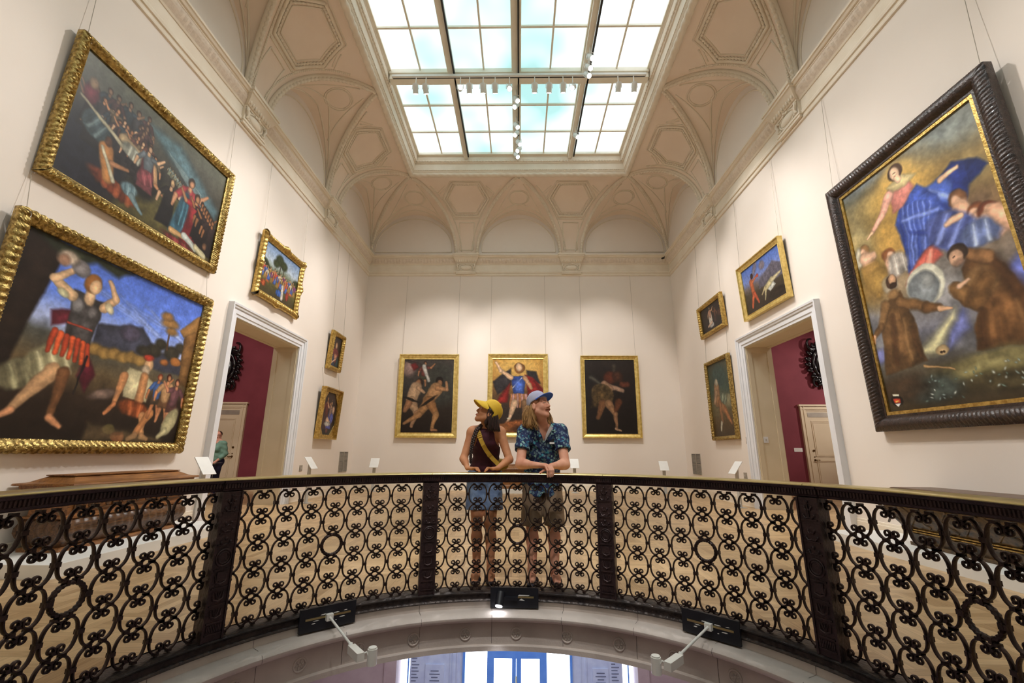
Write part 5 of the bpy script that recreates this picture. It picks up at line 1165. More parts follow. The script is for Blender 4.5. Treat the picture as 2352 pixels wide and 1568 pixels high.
# ================================================================ PEOPLE: signed-distance bodies meshed as one surface
class SDF:
    def __init__(s): s.P = []
    def cap(s, a, b, r0, r1=None, k=.03, sq=(1,1,1)): s.P.append(('c', np.array(a, float), np.array(b, float), r0, r0 if r1 is None else r1, k, np.array(sq, float))); return s
    def ell(s, c, r, k=.03, R=None): s.P.append(('e', np.array(c, float), np.array(r, float), None if R is None else np.array(R, float), 0, k, None)); return s
    def cut(s, fn): s.P.append(('x', fn, 0, 0, 0, 0, 0)); return s
    def sub(s, c, r, k=.01, R=None): s.P.append(('s', np.array(c, float), np.array(r, float), None if R is None else np.array(R, float), 0, k, None)); return s
    def dist(s, q, X, Y, Z):
        if q[0] == 'c':
            _, a, b, r0, r1, k, sq = q; bb = (b-a)/sq; L = bb@bb+1e-12
            px, py, pz = (X-a[0])/sq[0], (Y-a[1])/sq[1], (Z-a[2])/sq[2]
            t = np.clip((px*bb[0]+py*bb[1]+pz*bb[2])/L, 0, 1)
            return (np.sqrt((px-t*bb[0])**2+(py-t*bb[1])**2+(pz-t*bb[2])**2)-(r0+(r1-r0)*t))*min(sq)
        _, c, r, R, _, k, _ = q; px, py, pz = X-c[0], Y-c[1], Z-c[2]
        if R is not None: px, py, pz = (R[0,0]*px+R[0,1]*py+R[0,2]*pz, R[1,0]*px+R[1,1]*py+R[1,2]*pz, R[2,0]*px+R[2,1]*py+R[2,2]*pz)
        k0 = np.sqrt((px/r[0])**2+(py/r[1])**2+(pz/r[2])**2); k1 = np.sqrt((px/r[0]**2)**2+(py/r[1]**2)**2+(pz/r[2]**2)**2)
        return k0*(k0-1)/(k1+1e-9)
    def grid(s, lo, hi, h):
        ax = [np.arange(lo[i], hi[i]+h, h) for i in range(3)]; F = np.full([len(a) for a in ax], .25, np.float32)
        for q in s.P:
            if q[0] == 'x':
                X, Y, Z = np.meshgrid(*ax, indexing='ij', sparse=True); F = np.maximum(F, q[1](X, Y, Z).astype(np.float32)); continue
            if q[0] == 'c': m = max(q[3], q[4])*max(q[6])+q[5]+.03; l = np.minimum(q[1], q[2])-m; u = np.maximum(q[1], q[2])+m
            else: m = max(q[2])+q[5]+.03; l = q[1]-m; u = q[1]+m
            sl = [slice(max(0, int((l[i]-lo[i])/h)), max(0, int((u[i]-lo[i])/h)+2)) for i in range(3)]
            X, Y, Z = np.meshgrid(*[a[q_] for a, q_ in zip(ax, sl)], indexing='ij', sparse=True)
            d = s.dist(q, X, Y, Z); A = F[tuple(sl)]; k = q[5]
            if A.size == 0: continue
            if q[0] == 's':
                d = -d; hh = np.maximum(k-np.abs(A-d), 0)/k; F[tuple(sl)] = np.maximum(A, d)+hh*hh*k*.25
            else:
                hh = np.maximum(k-np.abs(A-d), 0)/k; F[tuple(sl)] = np.minimum(A, d)-hh*hh*k*.25
        return F
    def mesh(s, lo, hi, h, disp=None):
        F = s.grid(lo, hi, h)
        if disp is not None:
            ax = [np.arange(lo[i], hi[i]+h, h) for i in range(3)]; F = F+disp(*np.meshgrid(*ax, indexing='ij', sparse=True)).astype(np.float32)
        nx, ny, nz = F.shape; I = F < 0
        sh = (nx, ny, nz); cells = []; pos = []; quads = []
        for axis in range(3):
            a = [slice(None)]*3; b = [slice(None)]*3; a[axis] = slice(0, -1); b[axis] = slice(1, None)
            cr = I[tuple(a)] != I[tuple(b)]; idx = np.argwhere(cr)
            o1, o2 = (axis+1) % 3, (axis+2) % 3
            ok = (idx[:, o1] > 0) & (idx[:, o2] > 0) & (idx[:, o1] < sh[o1]-1) & (idx[:, o2] < sh[o2]-1); idx = idx[ok]
            e = idx.copy(); e[:, axis] += 1
            f0 = F[idx[:, 0], idx[:, 1], idx[:, 2]]; f1 = F[e[:, 0], e[:, 1], e[:, 2]]
            p = idx.astype(float); p[:, axis] += f0/(f0-f1); q4 = []
            for d1, d2 in ((-1, -1), (0, -1), (0, 0), (-1, 0)):
                c = idx.copy(); c[:, o1] += d1; c[:, o2] += d2; ci = (c[:, 0]*ny+c[:, 1])*nz+c[:, 2]; cells.append(ci); pos.append(p); q4.append(ci)
            q4 = np.stack(q4, 1); fl = f0 > 0; q4[fl] = q4[fl][:, ::-1]; quads.append(q4)
        cells = np.concatenate(cells); pos = np.concatenate(pos); quads = np.concatenate(quads)
        u, inv = np.unique(cells, return_inverse=True); cnt = np.bincount(inv)
        V = np.stack([np.bincount(inv, pos[:, i])/cnt for i in range(3)], 1)*h+np.array(lo)
        Q = np.searchsorted(u, quads)
        return V, Q
def mkq(name, V, Q, mat, parent, origin=(0,0,0)):
    me = bpy.data.meshes.new(name); V = V-np.array(origin)
    me.from_pydata(V.tolist(), [], Q.tolist()); me.materials.append(M[mat] if isinstance(mat, str) else mat)
    me.polygons.foreach_set('use_smooth', [True]*len(me.polygons)); me.update()
    o = bpy.data.objects.new(name, me); COL.objects.link(o); o.parent = parent; return o
def skin(name, c, c2):
    m = pmat(name, c, c2, rough=.62, nscale=9, spec=.3, bump=.12, bscale=180); b = m.node_tree.nodes['Principled BSDF']
    b.inputs['Subsurface Weight'].default_value = .12; b.inputs['Subsurface Radius'].default_value = (.02, .008, .004); return m
M['skin_m'] = skin('fair_skin', S(222,166,140), S(208,144,118)); M['skin_w'] = skin('tan_skin', S(204,144,106), S(182,122,86)); M['skin_v'] = skin('pink_skin', S(226,170,150), S(214,150,130))
M['lip'] = pmat('lips', S(176,92,84), rough=.4); M['eyewhite'] = pmat('eye_white', S(226,218,210), rough=.2); M['iris'] = pmat('dark_iris', S(40,28,22), rough=.15)
def hairmat(n, c1, c2):
    m, nt, b = newmat(n); L = nt.links.new; tc = nd(nt, 'ShaderNodeTexCoord'); mp = nd(nt, 'ShaderNodeMapping'); mp.inputs['Scale'].default_value = (90, 90, 6); L(tc.outputs['Object'], mp.inputs[0])
    n_ = nd(nt, 'ShaderNodeTexNoise', Scale=1.5, Detail=4., Distortion=.5); L(mp.outputs[0], n_.inputs['Vector']); r = nd(nt, 'ShaderNodeValToRGB'); r.color_ramp.elements[0].color = c1; r.color_ramp.elements[1].color = c2
    r.color_ramp.elements[0].position = .35; r.color_ramp.elements[1].position = .65; L(n_.outputs['Fac'], r.inputs[0]); L(r.outputs[0], b.inputs['Base Color']); b.inputs['Roughness'].default_value = .42
    bp = nd(nt, 'ShaderNodeBump', Strength=.5, Distance=.004); L(n_.outputs['Fac'], bp.inputs['Height']); L(bp.outputs[0], b.inputs['Normal']); return m
M['hair_m'] = hairmat('wavy_blond_hair', S(112,78,44), S(186,144,92)); M['hair_w'] = hairmat('dark_hair', S(26,18,18), S(64,42,38)); M['hair_v'] = hairmat('brown_hair', S(50,34,28), S(90,62,50))
M['moustache'] = pmat('moustache_hair', S(156,98,62), S(124,74,46), rough=.6, nscale=60)
M['tank'] = pmat('maroon_ribbed_knit', S(72,20,40), S(60,16,34), rough=.75, nscale=30, bump=.15, bscale=200)
M['denim'] = pmat('light_denim', S(128,150,182), S(96,118,156), rough=.8, nscale=14, bump=.3, bscale=160)
M['khaki'] = pmat('khaki_cotton', S(150,128,104), S(134,112,90), rough=.85, nscale=8, bump=.25, bscale=120)
M['teal'] = pmat('sage_green_knit', S(122,158,142), S(104,142,126), rough=.8, nscale=10); M['navy'] = pmat('navy_cloth', S(40,44,84), S(30,34,66), rough=.8)
M['shoe'] = pmat('dark_sandal', S(48,44,56), S(34,30,40), rough=.6); M['yellowcap'] = pmat('yellow_cotton', S(226,186,52), S(212,168,40), rough=.75, nscale=10, bump=.2, bscale=150)
M['yellowstrap'] = pmat('yellow_webbing', S(206,166,60), S(192,150,50), rough=.7, nscale=20, bump=.2, bscale=200); M['greycap'] = pmat('pale_lavender_cap', S(176,178,200), S(166,166,190), rough=.8, nscale=10, bump=.15, bscale=150)
M['bluebrim'] = pmat('bright_blue_brim', S(34,100,206), S(28,90,194), rough=.6); M['teelapel'] = pmat('grey_facing', S(176,170,172), rough=.8)
def shirtmat():
    m, nt, b = newmat('leaf_print_shirt'); L = nt.links.new; tc = nd(nt, 'ShaderNodeTexCoord')
    nz = nd(nt, 'ShaderNodeTexNoise', Scale=28., Detail=1.); L(tc.outputs['Object'], nz.inputs['Vector'])
    vm = nd(nt, 'ShaderNodeVectorMath', operation='MULTIPLY_ADD'); L(nz.outputs['Color'], vm.inputs[0]); vm.inputs[1].default_value = (.03,.03,.03); L(tc.outputs['Object'], vm.inputs[2])
    vo = nd(nt, 'ShaderNodeTexVoronoi', Scale=36.); L(vm.outputs[0], vo.inputs['Vector'])
    vo2 = nd(nt, 'ShaderNodeTexVoronoi', Scale=90.); L(tc.outputs['Object'], vo2.inputs['Vector'])
    ad = nd(nt, 'ShaderNodeMath', operation='MULTIPLY_ADD'); L(vo2.outputs['Distance'], ad.inputs[0]); ad.inputs[1].default_value = .35; L(vo.outputs['Distance'], ad.inputs[2])
    lt = nd(nt, 'ShaderNodeMath', operation='LESS_THAN'); L(ad.outputs[0], lt.inputs[0]); lt.inputs[1].default_value = .64
    sp = nd(nt, 'ShaderNodeSeparateColor'); L(vo.outputs['Color'], sp.inputs[0]); r = nd(nt, 'ShaderNodeValToRGB'); r.color_ramp.interpolation = 'CONSTANT'; e = r.color_ramp.elements
    e[0].color = S(92,118,132); e[1].position = .34; e[1].color = S(62,140,158)
    for p_, c in ((.5, S(104,130,138)), (.72, S(132,170,162)), (.88, S(50,92,130))): q = e.new(p_); q.color = c
    L(sp.outputs[0], r.inputs[0]); mx = nd(nt, 'ShaderNodeMix', data_type='RGBA'); L(lt.outputs[0], mx.inputs['Factor']); mx.inputs[6].default_value = S(22,38,80); L(r.outputs[0], mx.inputs[7]); L(mx.outputs[2], b.inputs['Base Color']); b.inputs['Roughness'].default_value = .8; return m
M['shirt'] = shirtmat()
def unit(v): v = np.array(v, float); return v/np.linalg.norm(v)
class Head:
    def __init__(s, O, f, up, sc=1.):
        s.O = np.array(O, float); s.f = unit(f); s.r = unit(np.cross(s.f, up)); s.u = np.cross(s.r, s.f); s.sc = sc
        s.R = np.stack([s.r, s.f, s.u])       # world -> local (x = subject's right)
    def w(s, x, y, z): return s.O+s.sc*(x*s.r+y*s.f+z*s.u)
    def add(s, B, fem=0):
        c = s.sc
        B.ell(s.w(0,-.012,.045), np.array((.074,.094,.086))*c, .02, s.R)
        B.ell(s.w(0,.022,-.022), np.array((.060,.068,.078))*c, .03, s.R)
        B.cap(s.w(-.046,.005,-.052), s.w(-.012,.064,-.094), .020*c, .016*c, .035); B.cap(s.w(.046,.005,-.052), s.w(.012,.064,-.094), .020*c, .016*c, .035)
        B.ell(s.w(0,.070,-.094), np.array((.019,.016,.017))*c, .02, s.R)
        for q in (-1, 1):
            B.ell(s.w(q*.036,.062,-.022), np.array((.02,.018,.02))*c, .03, s.R)
            B.sub(s.w(q*.030,.094,.012), np.array((.015,.012,.010))*c, .012, s.R)
            B.ell(s.w(q*.030,.072,.011), np.array((.014,.014,.013))*c, .008, s.R)
            B.cap(s.w(q*.012,.084,.030), s.w(q*.046,.072,.030), .008*c, .006*c, .012)
            B.ell(s.w(q*.077,-.008,-.006), np.array((.010,.019,.032))*c, .008, s.R); B.sub(s.w(q*.088,-.004,-.002), np.array((.006,.010,.018))*c, .006, s.R)
            B.ell(s.w(q*.010,.098,-.027), np.array((.009,.009,.008))*c, .008, s.R)
        B.cap(s.w(0,.082,.022), s.w(0,.110-.006*fem,-.020-.002*fem), .0075*c, (.0115-.0025*fem)*c, .012)
        B.ell(s.w(0,.083,-.058), np.array((.022,.011,.011))*c, .012, s.R)
    def face(s, par, o0, skinm, brow='iris'):
        def L(p): return np.array(p)-np.array(o0)
        for q in (-1, 1):
            ey_ = mk('eye', MB().add(*ball(L(s.w(q*.030,.0765,.012)), .0115, 12, 8)), 'eyewhite', par, smooth=True)
            e = s.w(q*.030,.0765,.012); d = unit(s.f*1+s.u*.35); mk('iris', MB().add(*ball(L(e+d*.0068), .0062, 10, 7)), 'iris', ey_, smooth=True)
            mk('eyelid', MB().add(*tube([L(s.w(q*(.030+.015*cos(a)), .080+.006*sin(a), .0135+.0055*sin(a))) for a in lsp(0, pi, 9)], .0036, 6)), skinm, par, smooth=True)
            mk('eyebrow', MB().add(*tube([L(s.w(q*x, y, z)) for x, y, z in ((.012,.0915,.030),(.026,.088,.0355),(.046,.076,.032))], [.003,.004,.002], 6)), brow, par, smooth=True)
        mk('lips', MB().add(*tube([L(s.w(x, y, z)) for x, y, z in ((-.021,.084,-.0555),(-.008,.0945,-.0535),(.008,.0945,-.0535),(.021,.084,-.0555))], [.002,.0045,.0045,.002], 8)).add(*tube([L(s.w(x, y, z)) for x, y, z in ((-.019,.084,-.0605),(0,.0955,-.0645),(.019,.084,-.0605))], [.002,.0058,.002], 8)), 'lip', par, smooth=True)
def capmesh(hd, par, o0, cm, bm, flat, tilt=0., z0=.030, back=0., bd=0., big=1.):
    """baseball cap in the head's frame: crown, brim, button"""
    def L(x, y, z):
        x, y, z = x*big, y*big, z0+(z-z0)*big; ct, st_ = cos(tilt), sin(tilt); y, z = y*ct-z*st_, y*st_+z*ct
        return hd.w(x, y, z)-np.array(o0)
    V = []; nu, nv = 40, 14
    for th in (0., .003):
        for j in range(nv+1):
            a = (pi/2)*j/nv
            for i in range(nu):
                b = 2*pi*i/nu; rx, ry = .086-th, .105-th; cz = (.112-th if sin(b) > -.2 else .108-th)
                sq = cos(a)**(.62 if flat else .8)
                seam = 1-.012*(abs(sin(3*b+.0)) < .12)
                V.append(L(rx*cos(b)*sq*seam, -.006+ry*sin(b)*sq*seam, z0-(0.018+back if sin(b) < -.3 and j == 0 else 0)+cz*sin(a)**.95))
    F = []; o = (nv+1)*nu
    for j in range(nv):
        for i in range(nu):
            F.append((j*nu+i, j*nu+(i+1) % nu, (j+1)*nu+(i+1) % nu, (j+1)*nu+i)); F.append((o+j*nu+i, o+(j+1)*nu+i, o+(j+1)*nu+(i+1) % nu, o+j*nu+(i+1) % nu))
    for i in range(nu): F.append((i, o+i, o+(i+1) % nu, (i+1) % nu))
    cr_ = mk('cap_crown', (V, F), cm, par, smooth=True)
    us, vs = lsp(-1, 1, 21), lsp(0, 1, 9)
    def br(u, v, dz):
        a = pi/2-u*1.15; x0, y0 = .087*cos(a), -.006+.106*sin(a); ext = .078*sqrt(max(0, 1-abs(u)**2.6))
        x, y = x0+v*ext*cos(a)*.25, y0+v*ext*(.95)
        drop = (.006 if flat else .024)*(u*u)*(1) + (.0 if flat else .012)*v
        return L(x, y, z0+.010-drop-(.010 if flat else .004)*v-bd*v*ext+dz)
    V1, F1 = grid(lambda u, v: br(u, v, .0022), us, vs); V2, F2 = grid(lambda u, v: br(u, v, -.0022), us, vs, True)
    mb = MB().add(V1, F1).add(V2, F2); n = len(vs); o = len(us)*n; e = []
    for i in range(len(us)-1): e.append((i*n+n-1, (i+1)*n+n-1, o+(i+1)*n+n-1, o+i*n+n-1))
    mb.f += e; mk('cap_brim', mb, bm, cr_, smooth=True)
    mk('cap_button', MB().add(*ball(L(0, -.006, z0+.113), .008)), cm, cr_, smooth=True)
def leg(B, hip, knee, ank, toe, rs=(.095,.062,.040)):
    hip, knee, ank, toe = map(np.array, (hip, knee, ank, toe))
    B.cap(hip, knee, rs[0], rs[1]*.95, .04); B.ell(knee, (rs[1]*.95,)*3, .02)
    mid = knee*.68+ank*.32+np.array((0, .018, 0)); B.cap(knee, mid, rs[1]*.82, rs[1]*.95, .03); B.cap(mid, ank, rs[1]*.90, rs[2], .03)
    heel = ank+np.array((0, .02, -.05)); B.cap(heel, (ank+toe)/2+np.array((0,0,-.01)), .030, .033, .03); B.cap((ank+toe)/2, toe, .034, .024, .025, sq=(1.2,1,.8)); B.cap(ank, heel, rs[2]*.95, .030, .02)
def fingers(B, base, dirs, lens, r=.0088, bend=None):
    for b, d, l, bd in zip(base, dirs, lens, bend):
        b = np.array(b, float); d = unit(d); bd = unit(bd); m = b+d*l*.48; t = m+bd*l*.32; e = t+unit(bd*1.3-d*.1)*l*.24
        B.cap(b, m, r*1.08, r, .004); B.cap(m, t, r, r*.92, .003); B.cap(t, e, r*.92, r*.8, .003)
# ---------------------------------------------------------------- the man
OM = (.235, 4.6, 0)
man = thing('person', 'man in navy leaf print shirt, khaki shorts and blue-brimmed cap, leaning on rail', 'person', OM)
B = SDF(); hd = Head((.203, 4.465, 1.612), (.74, -.60, .20), (-.03, .10, 1), 1.08); hd.add(B)
B.cap((.232, 4.55, 1.425), hd.w(0, -.02, -.05), .060, .056, .03); B.cap((.226, 4.50, 1.44), hd.w(0, .02, -.075), .045, .04, .03)
B.cap((.235, 4.585, 1.36), (.235, 4.66, 1.18), .135, .130, .05, sq=(1.12, .78, 1)); B.cap((.235, 4.66, 1.18), (.235, 4.75, .97), .125, .13, .05, sq=(1.1, .8, 1))
B.cap((.09, 4.56, 1.385), (.39, 4.56, 1.385), .058, .058, .05)
sL, eL, wL = (.052, 4.545, 1.372), (.012, 4.375, 1.062), (.165, 4.262, 1.052)
sR, eR, wR = (.418, 4.545, 1.378), (.437, 4.372, 1.060), (.305, 4.275, 1.045)
for s_, e_, w_ in ((sL, eL, wL), (sR, eR, wR)):
    B.ell(s_, (.062,.062,.062), .04); B.cap(s_, e_, .054, .043, .03); B.ell(np.array(e_)+(0,.01,-.005), (.041,.041,.041), .02)
    m = np.array(e_)*.7+np.array(w_)*.3; B.cap(e_, m, .042, .043, .025); B.cap(m, w_, .042, .027, .025)
B.cap(wL, (.232, 4.225, 1.050), .027, .027, .02, sq=(1,1.2,.75)); B.cap((.205, 4.245, 1.052), (.262, 4.205, 1.046), .030, .026, .02, sq=(1,1.25,.65))
kn = [(.238, 4.178, 1.045), (.259, 4.178, 1.050), (.279, 4.184, 1.049), (.297, 4.194, 1.044)]
fingers(B, kn, [(.30,-.42,-.62)]*4, [.098,.104,.100,.086], .0092, [(.06,-.02,-1), (.04,-.02,-1), (.0,-.01,-1), (-.06,0,-1)])
B.cap((.225, 4.26, 1.045), (.262, 4.268, 1.030), .013, .011, .012); B.cap((.262, 4.268, 1.030), (.292, 4.252, 1.022), .011, .009, .006)
B.cap(wR, (.262, 4.235, 1.020), .026, .024, .02, sq=(1,1.1,.8)); fingers(B, [(.262, 4.205, 1.012), (.258, 4.222, 1.012), (.255, 4.240, 1.012), (.258, 4.258, 1.012)], [(-1,-.25,-.12)]*4, [.075,.08,.075,.065], .0085, [(-.7,-.1,-.5)]*4)
leg(B, (.155, 4.74, .87), (.130, 4.625, .49), (.122, 4.525, .095), (.112, 4.385, .024)); leg(B, (.318, 4.74, .87), (.343, 4.625, .49), (.333, 4.515, .095), (.350, 4.375, .024))
V, Q = B.mesh((-.10, 4.08, -.012), (.56, 4.98, 1.76), .0045); V[:, 2] = np.maximum(V[:, 2], .008)
mkq('body', V, Q, 'skin_m', man, OM); hd.face(man, OM, 'skin_m', 'moustache')
def Lm(p): return np.array(p)-np.array(OM)
mk('moustache', MB().add(*tube([Lm(hd.w(x, y, z)) for x, y, z in ((-.028,.083,-.054),(-.018,.094,-.046),(0,.101,-.042),(.018,.094,-.046),(.028,.083,-.054))], [.005,.0105,.0085,.0105,.005], 8)), 'moustache', man, smooth=True)
T = SDF()   # shirt
T.cap((.235, 4.59, 1.345), (.235, 4.66, 1.15), .160, .158, .05, sq=(1.10, .80, 1)); T.cap((.235, 4.66, 1.15), (.235, 4.76, .85), .155, .172, .06, sq=(1.12, .86, 1)); T.cap((.235, 4.752, .85), (.235, 4.745, .70), .178, .198, .04, sq=(1.10, .90, 1))
T.cap((.11, 4.56, 1.372), (.36, 4.56, 1.375), .078, .078, .06); T.cap((.20, 4.565, 1.42), (.27, 4.565, 1.42), .066, .066, .04)
for s_, e_ in ((sL, eL), (sR, eR)):
    s_, e_ = np.array(s_), np.array(e_); T.cap(s_+(0,0,.004), s_*.42+e_*.58, .072, .076, .04)
def hem(P0, P1, t0):
    a = np.array(P0); d = unit(np.array(P1)-a); q = a+(np.array(P1)-a)*t0
    return lambda X, Y, Z: np.where(np.sqrt((X-q[0])**2+(Y-q[1])**2+(Z-q[2])**2) < .13, (X-q[0])*d[0]+(Y-q[1])*d[1]+(Z-q[2])*d[2], -1.)
T.cut(hem(sL, eL, .60)); T.cut(hem(sR, eR, .60)); T.cut(lambda X, Y, Z: .745+.035*np.exp(-((X-.245)/.025)**2)+.05*np.clip(np.abs(X-.235)-.12, 0, 1)*8-Z+0*Y)
T.cut(lambda X, Y, Z: np.where((Z > 1.2) & (Y < 4.60), np.minimum((Z-1.275)*.42-np.abs(X-.245-.02*(Z-1.3)), .02), -1.)); T.cut(lambda X, Y, Z: Z-1.462+0*X+0*Y)
V, Q = T.mesh((-.12, 4.30, .70), (.58, 5.02, 1.50), .005, lambda X, Y, Z: .004*np.sin(X*55+Z*18+3*np.sin(Z*21))*np.sin(Z*33+X*9)+.003*np.sin(Z*70+X*25+Y*20))
sh = mkq('shirt', V, Q, 'shirt', man, OM)
def sheet(pts, th=.004):
    V = [tuple(p) for p in pts]+[tuple(np.array(p)+np.array((0, th, 0))) for p in pts]; n = len(pts)
    return V, [tuple(range(n)), tuple(range(2*n-1, n-1, -1))]+[(i, i+n, (i+1) % n+n, (i+1) % n) for i in range(n)]
mk('shirt_lapel', MB().add(*sheet([Lm(p) for p in ((.252,4.448,1.268),(.305,4.452,1.36),(.338,4.462,1.405),(.305,4.462,1.425),(.262,4.445,1.335))])), 'teelapel', sh)
mk('shirt_collar', MB().add(*sheet([Lm(p) for p in ((.165,4.470,1.428),(.215,4.462,1.345),(.165,4.448,1.36),(.135,4.475,1.41))])).add(*sheet([Lm(p) for p in ((.325,4.480,1.425),(.33,4.456,1.375),(.372,4.47,1.38),(.365,4.49,1.42))])), 'shirt', sh)
mk('pocket_pouch', MB().add(*box(*Lm((.305,4.478,1.268)), *Lm((.352,4.50,1.302)))), 'black', sh); mk('pocket_tag', MB().add(*box(*Lm((.300,4.470,1.250)), *Lm((.348,4.49,1.268)))), 'white', sh)
T = SDF()   # shorts
T.cap((.165, 4.752, .90), (.308, 4.752, .90), .134, .134, .05); 
for a, b in (((.150,4.738,.86), (.118,4.628,.45)), ((.322,4.738,.86), (.352,4.628,.45))): T.cap(a, b, .113, .101, .008)
T.cut(lambda X, Y, Z: .475-Z+0*X+0*Y); T.cut(lambda X, Y, Z: Z-1.0+0*X+0*Y)
V, Q = T.mesh((-.08, 4.46, .44), (.54, 4.98, 1.06), .006, lambda X, Y, Z: .002*np.sin(X*60+Z*22)*np.sin(Z*30)); mkq('shorts', V, Q, 'khaki', man, OM)
for a in ((.122,4.525,.0,.112,4.375), (.333,4.515,.0,.350,4.365)):
    T = SDF(); T.cap((a[0],a[1]+.03,.018), (a[3],a[4],.016), .040, .042, .03, sq=(1,1,.45)); T.cap((a[0]-.03,a[1]-.07,.035), (a[0]+.03,a[1]-.075,.035), .03, .03, .02); T.cut(lambda X, Y, Z: .0-Z+0*X+0*Y)
    V, Q = T.mesh((a[0]-.09, a[4]-.09, -.01), (a[0]+.10, a[1]+.12, .09), .005); V[:, 2] = np.maximum(V[:, 2], .001); mkq('shoe', V, Q, 'shoe', man, OM)
capmesh(hd, man, OM, 'greycap', 'bluebrim', True, radians(17), .044)
hm = MB(); r_ = random.Random(3)
def lock(p0, p2, bow, am, r0):
    ph = r_.uniform(0, 6); p1 = (p0+p2)/2+bow; pts = []
    for q in lsp(0, 1, 15): pts.append(Lm((1-q)**2*p0+2*q*(1-q)*p1+q*q*p2+np.array((am*sin(q*13+ph), am*.7*cos(q*12+ph), 0))*q**.5))
    hm.add(*tube(pts, [r0*(1-.75*q**2)*(.6+.4*min(1, q*5)) for q in lsp(0, 1, 15)], 5))
for i in range(120):
    q0 = ((i*37) % 120)/119; p0 = hd.w(.076-.012*q0, -.030-.070*q0, .030-.02*r_.random())
    lock(p0, np.array((.200-.165*q0+r_.uniform(-.012, .012), 4.425+.055*q0+r_.uniform(-.015, .01), 1.385+.035*q0+r_.uniform(-.02, .03))), np.array((-.035-.02*r_.random(), -.01, .02)), r_.uniform(.004, .008), .0056)
for i in range(55):
    q0 = ((i*17) % 55)/54; p0 = hd.w(-.070, .0-.08*q0, .02)
    lock(p0, np.array((.27+.075*r_.random(), 4.49+.03*q0, 1.415+r_.uniform(-.02, .03))), np.array((.045, .0, .01)), r_.uniform(.004, .008), .0052)
for i in range(40):
    p0 = hd.w(.07-.14*i/39, -.095, .0); lock(p0, np.array((.10+.17*i/39, 4.60, 1.43+r_.uniform(-.02, .02))), np.array((0, .03, .01)), .006, .006)
hm2 = SDF(); hm2.cap(hd.w(.0,-.04,.03), hd.w(0,-.06,-.06), .080, .066, .03); hm2.cap(hd.w(.040,-.055,-.03), (.110, 4.475, 1.445), .044, .048, .03, sq=(1,1,1)); hm2.cap(hd.w(-.03,-.05,-.05), (.300, 4.52, 1.452), .034, .026, .03)
V, Q = hm2.mesh(hd.O-.28, hd.O+.28, .006); mkq('hair', V, Q, 'hair_m', man, OM); mk('hair_locks', hm, 'hair_m', man, smooth=True)
hl = SDF(); hl.ell(hd.w(0,-.012,.047), (.0835,.106,.0965), .02, hd.R); hl.cut(lambda X, Y, Z: ((X-hd.O[0])*hd.f[0]+(Y-hd.O[1])*hd.f[1]+(Z-hd.O[2])*hd.f[2])-.046-.25*((X-hd.O[0])*hd.u[0]+(Y-hd.O[1])*hd.u[1]+(Z-hd.O[2])*hd.u[2])); hl.cut(lambda X, Y, Z: -.004-((X-hd.O[0])*hd.u[0]+(Y-hd.O[1])*hd.u[1]+(Z-hd.O[2])*hd.u[2])); hl.cut(lambda X, Y, Z: ((X-hd.O[0])*hd.u[0]+(Y-hd.O[1])*hd.u[1]+(Z-hd.O[2])*hd.u[2])-.075)
V, Q = hl.mesh(hd.O-.16, hd.O+.16, .004); mkq('temple_hair', V, Q, 'moustache', man, OM)
# ---------------------------------------------------------------- the woman
OW = (-.345, 4.62, 0)
wom = thing('person', 'woman in maroon sleeveless top, denim shorts and yellow cap, looking up to the left', 'person', OW)
def Lw(p): return np.array(p)-np.array(OW)
B = SDF(); hw_h = Head((-.322, 4.515, 1.550), (-.87, -.30, .44), (.40, .05, .88), 1.03); hw_h.add(B, 1)
B.cap((-.332, 4.585, 1.42), hw_h.w(0, -.015, -.05), .047, .045, .03)
TO = [((-.335, 4.60, 1.345), (-.338, 4.655, 1.20), .108, .104, (1.15,.78,1)), ((-.338, 4.655, 1.20), (-.345, 4.74, 1.02), .100, .108, (1.12,.78,1))]
for a, b, r0, r1, sq in TO: B.cap(a, b, r0, r1, .05, sq=sq)
B.cap((-.345, 4.745, 1.02), (-.355, 4.765, .90), .115, .135, .06, sq=(1.2,.85,1))
for x in (-.385, -.285): B.ell((x, 4.565, 1.265), (.052,.048,.052), .05)
B.cap((-.455, 4.585, 1.378), (-.215, 4.585, 1.378), .043, .043, .05)
sL, eL, wL = (-.478, 4.575, 1.362), (-.548, 4.50, 1.105), (-.492, 4.372, 1.020); sR, eR, wR = (-.192, 4.575, 1.362), (-.098, 4.50, 1.100), (-.205, 4.370, 1.020)
for s_, e_, w_ in ((sL, eL, wL), (sR, eR, wR)):
    B.ell(s_, (.053,.053,.053), .04); B.cap(s_, e_, .049, .037, .03); B.ell(np.array(e_)+(0,.006,-.004), (.036,.036,.036), .02)
    m = np.array(e_)*.68+np.array(w_)*.32; B.cap(e_, m, .034, .034, .02); B.cap(m, w_, .033, .021, .02)
for w_, sg in ((wL, 1), (wR, -1)):
    w_ = np.array(w_); p = w_+np.array((sg*.045, -.035, -.004)); B.cap(w_, p, .022, .024, .015, sq=(1,1,.7))
    ks = [p+np.array((sg*(.010+.005*i)-.0*i, -.030+.017*i, .006-.002*i)) for i in range(4)]
    fingers(B, ks, [(sg*.9, -.35, .15)]*4, [.060,.072,.076,.070], .0076, [(sg*.5, -.2, -.75)]*4)
    B.cap(w_+np.array((sg*.02, .012, 0)), w_+np.array((sg*.055, .012, .0)), .010, .009, .010)
leg(B, (-.432, 4.76, .86), (-.418, 4.645, .49), (-.400, 4.545, .095), (-.405, 4.425, .024), (.088,.054,.034)); leg(B, (-.282, 4.76, .86), (-.283, 4.645, .49), (-.268, 4.545, .095), (-.262, 4.425, .024), (.092,.056,.034))
V, Q = B.mesh((-.64, 4.18, -.012), (.0, 4.98, 1.70), .0045); V[:, 2] = np.maximum(V[:, 2], .008)
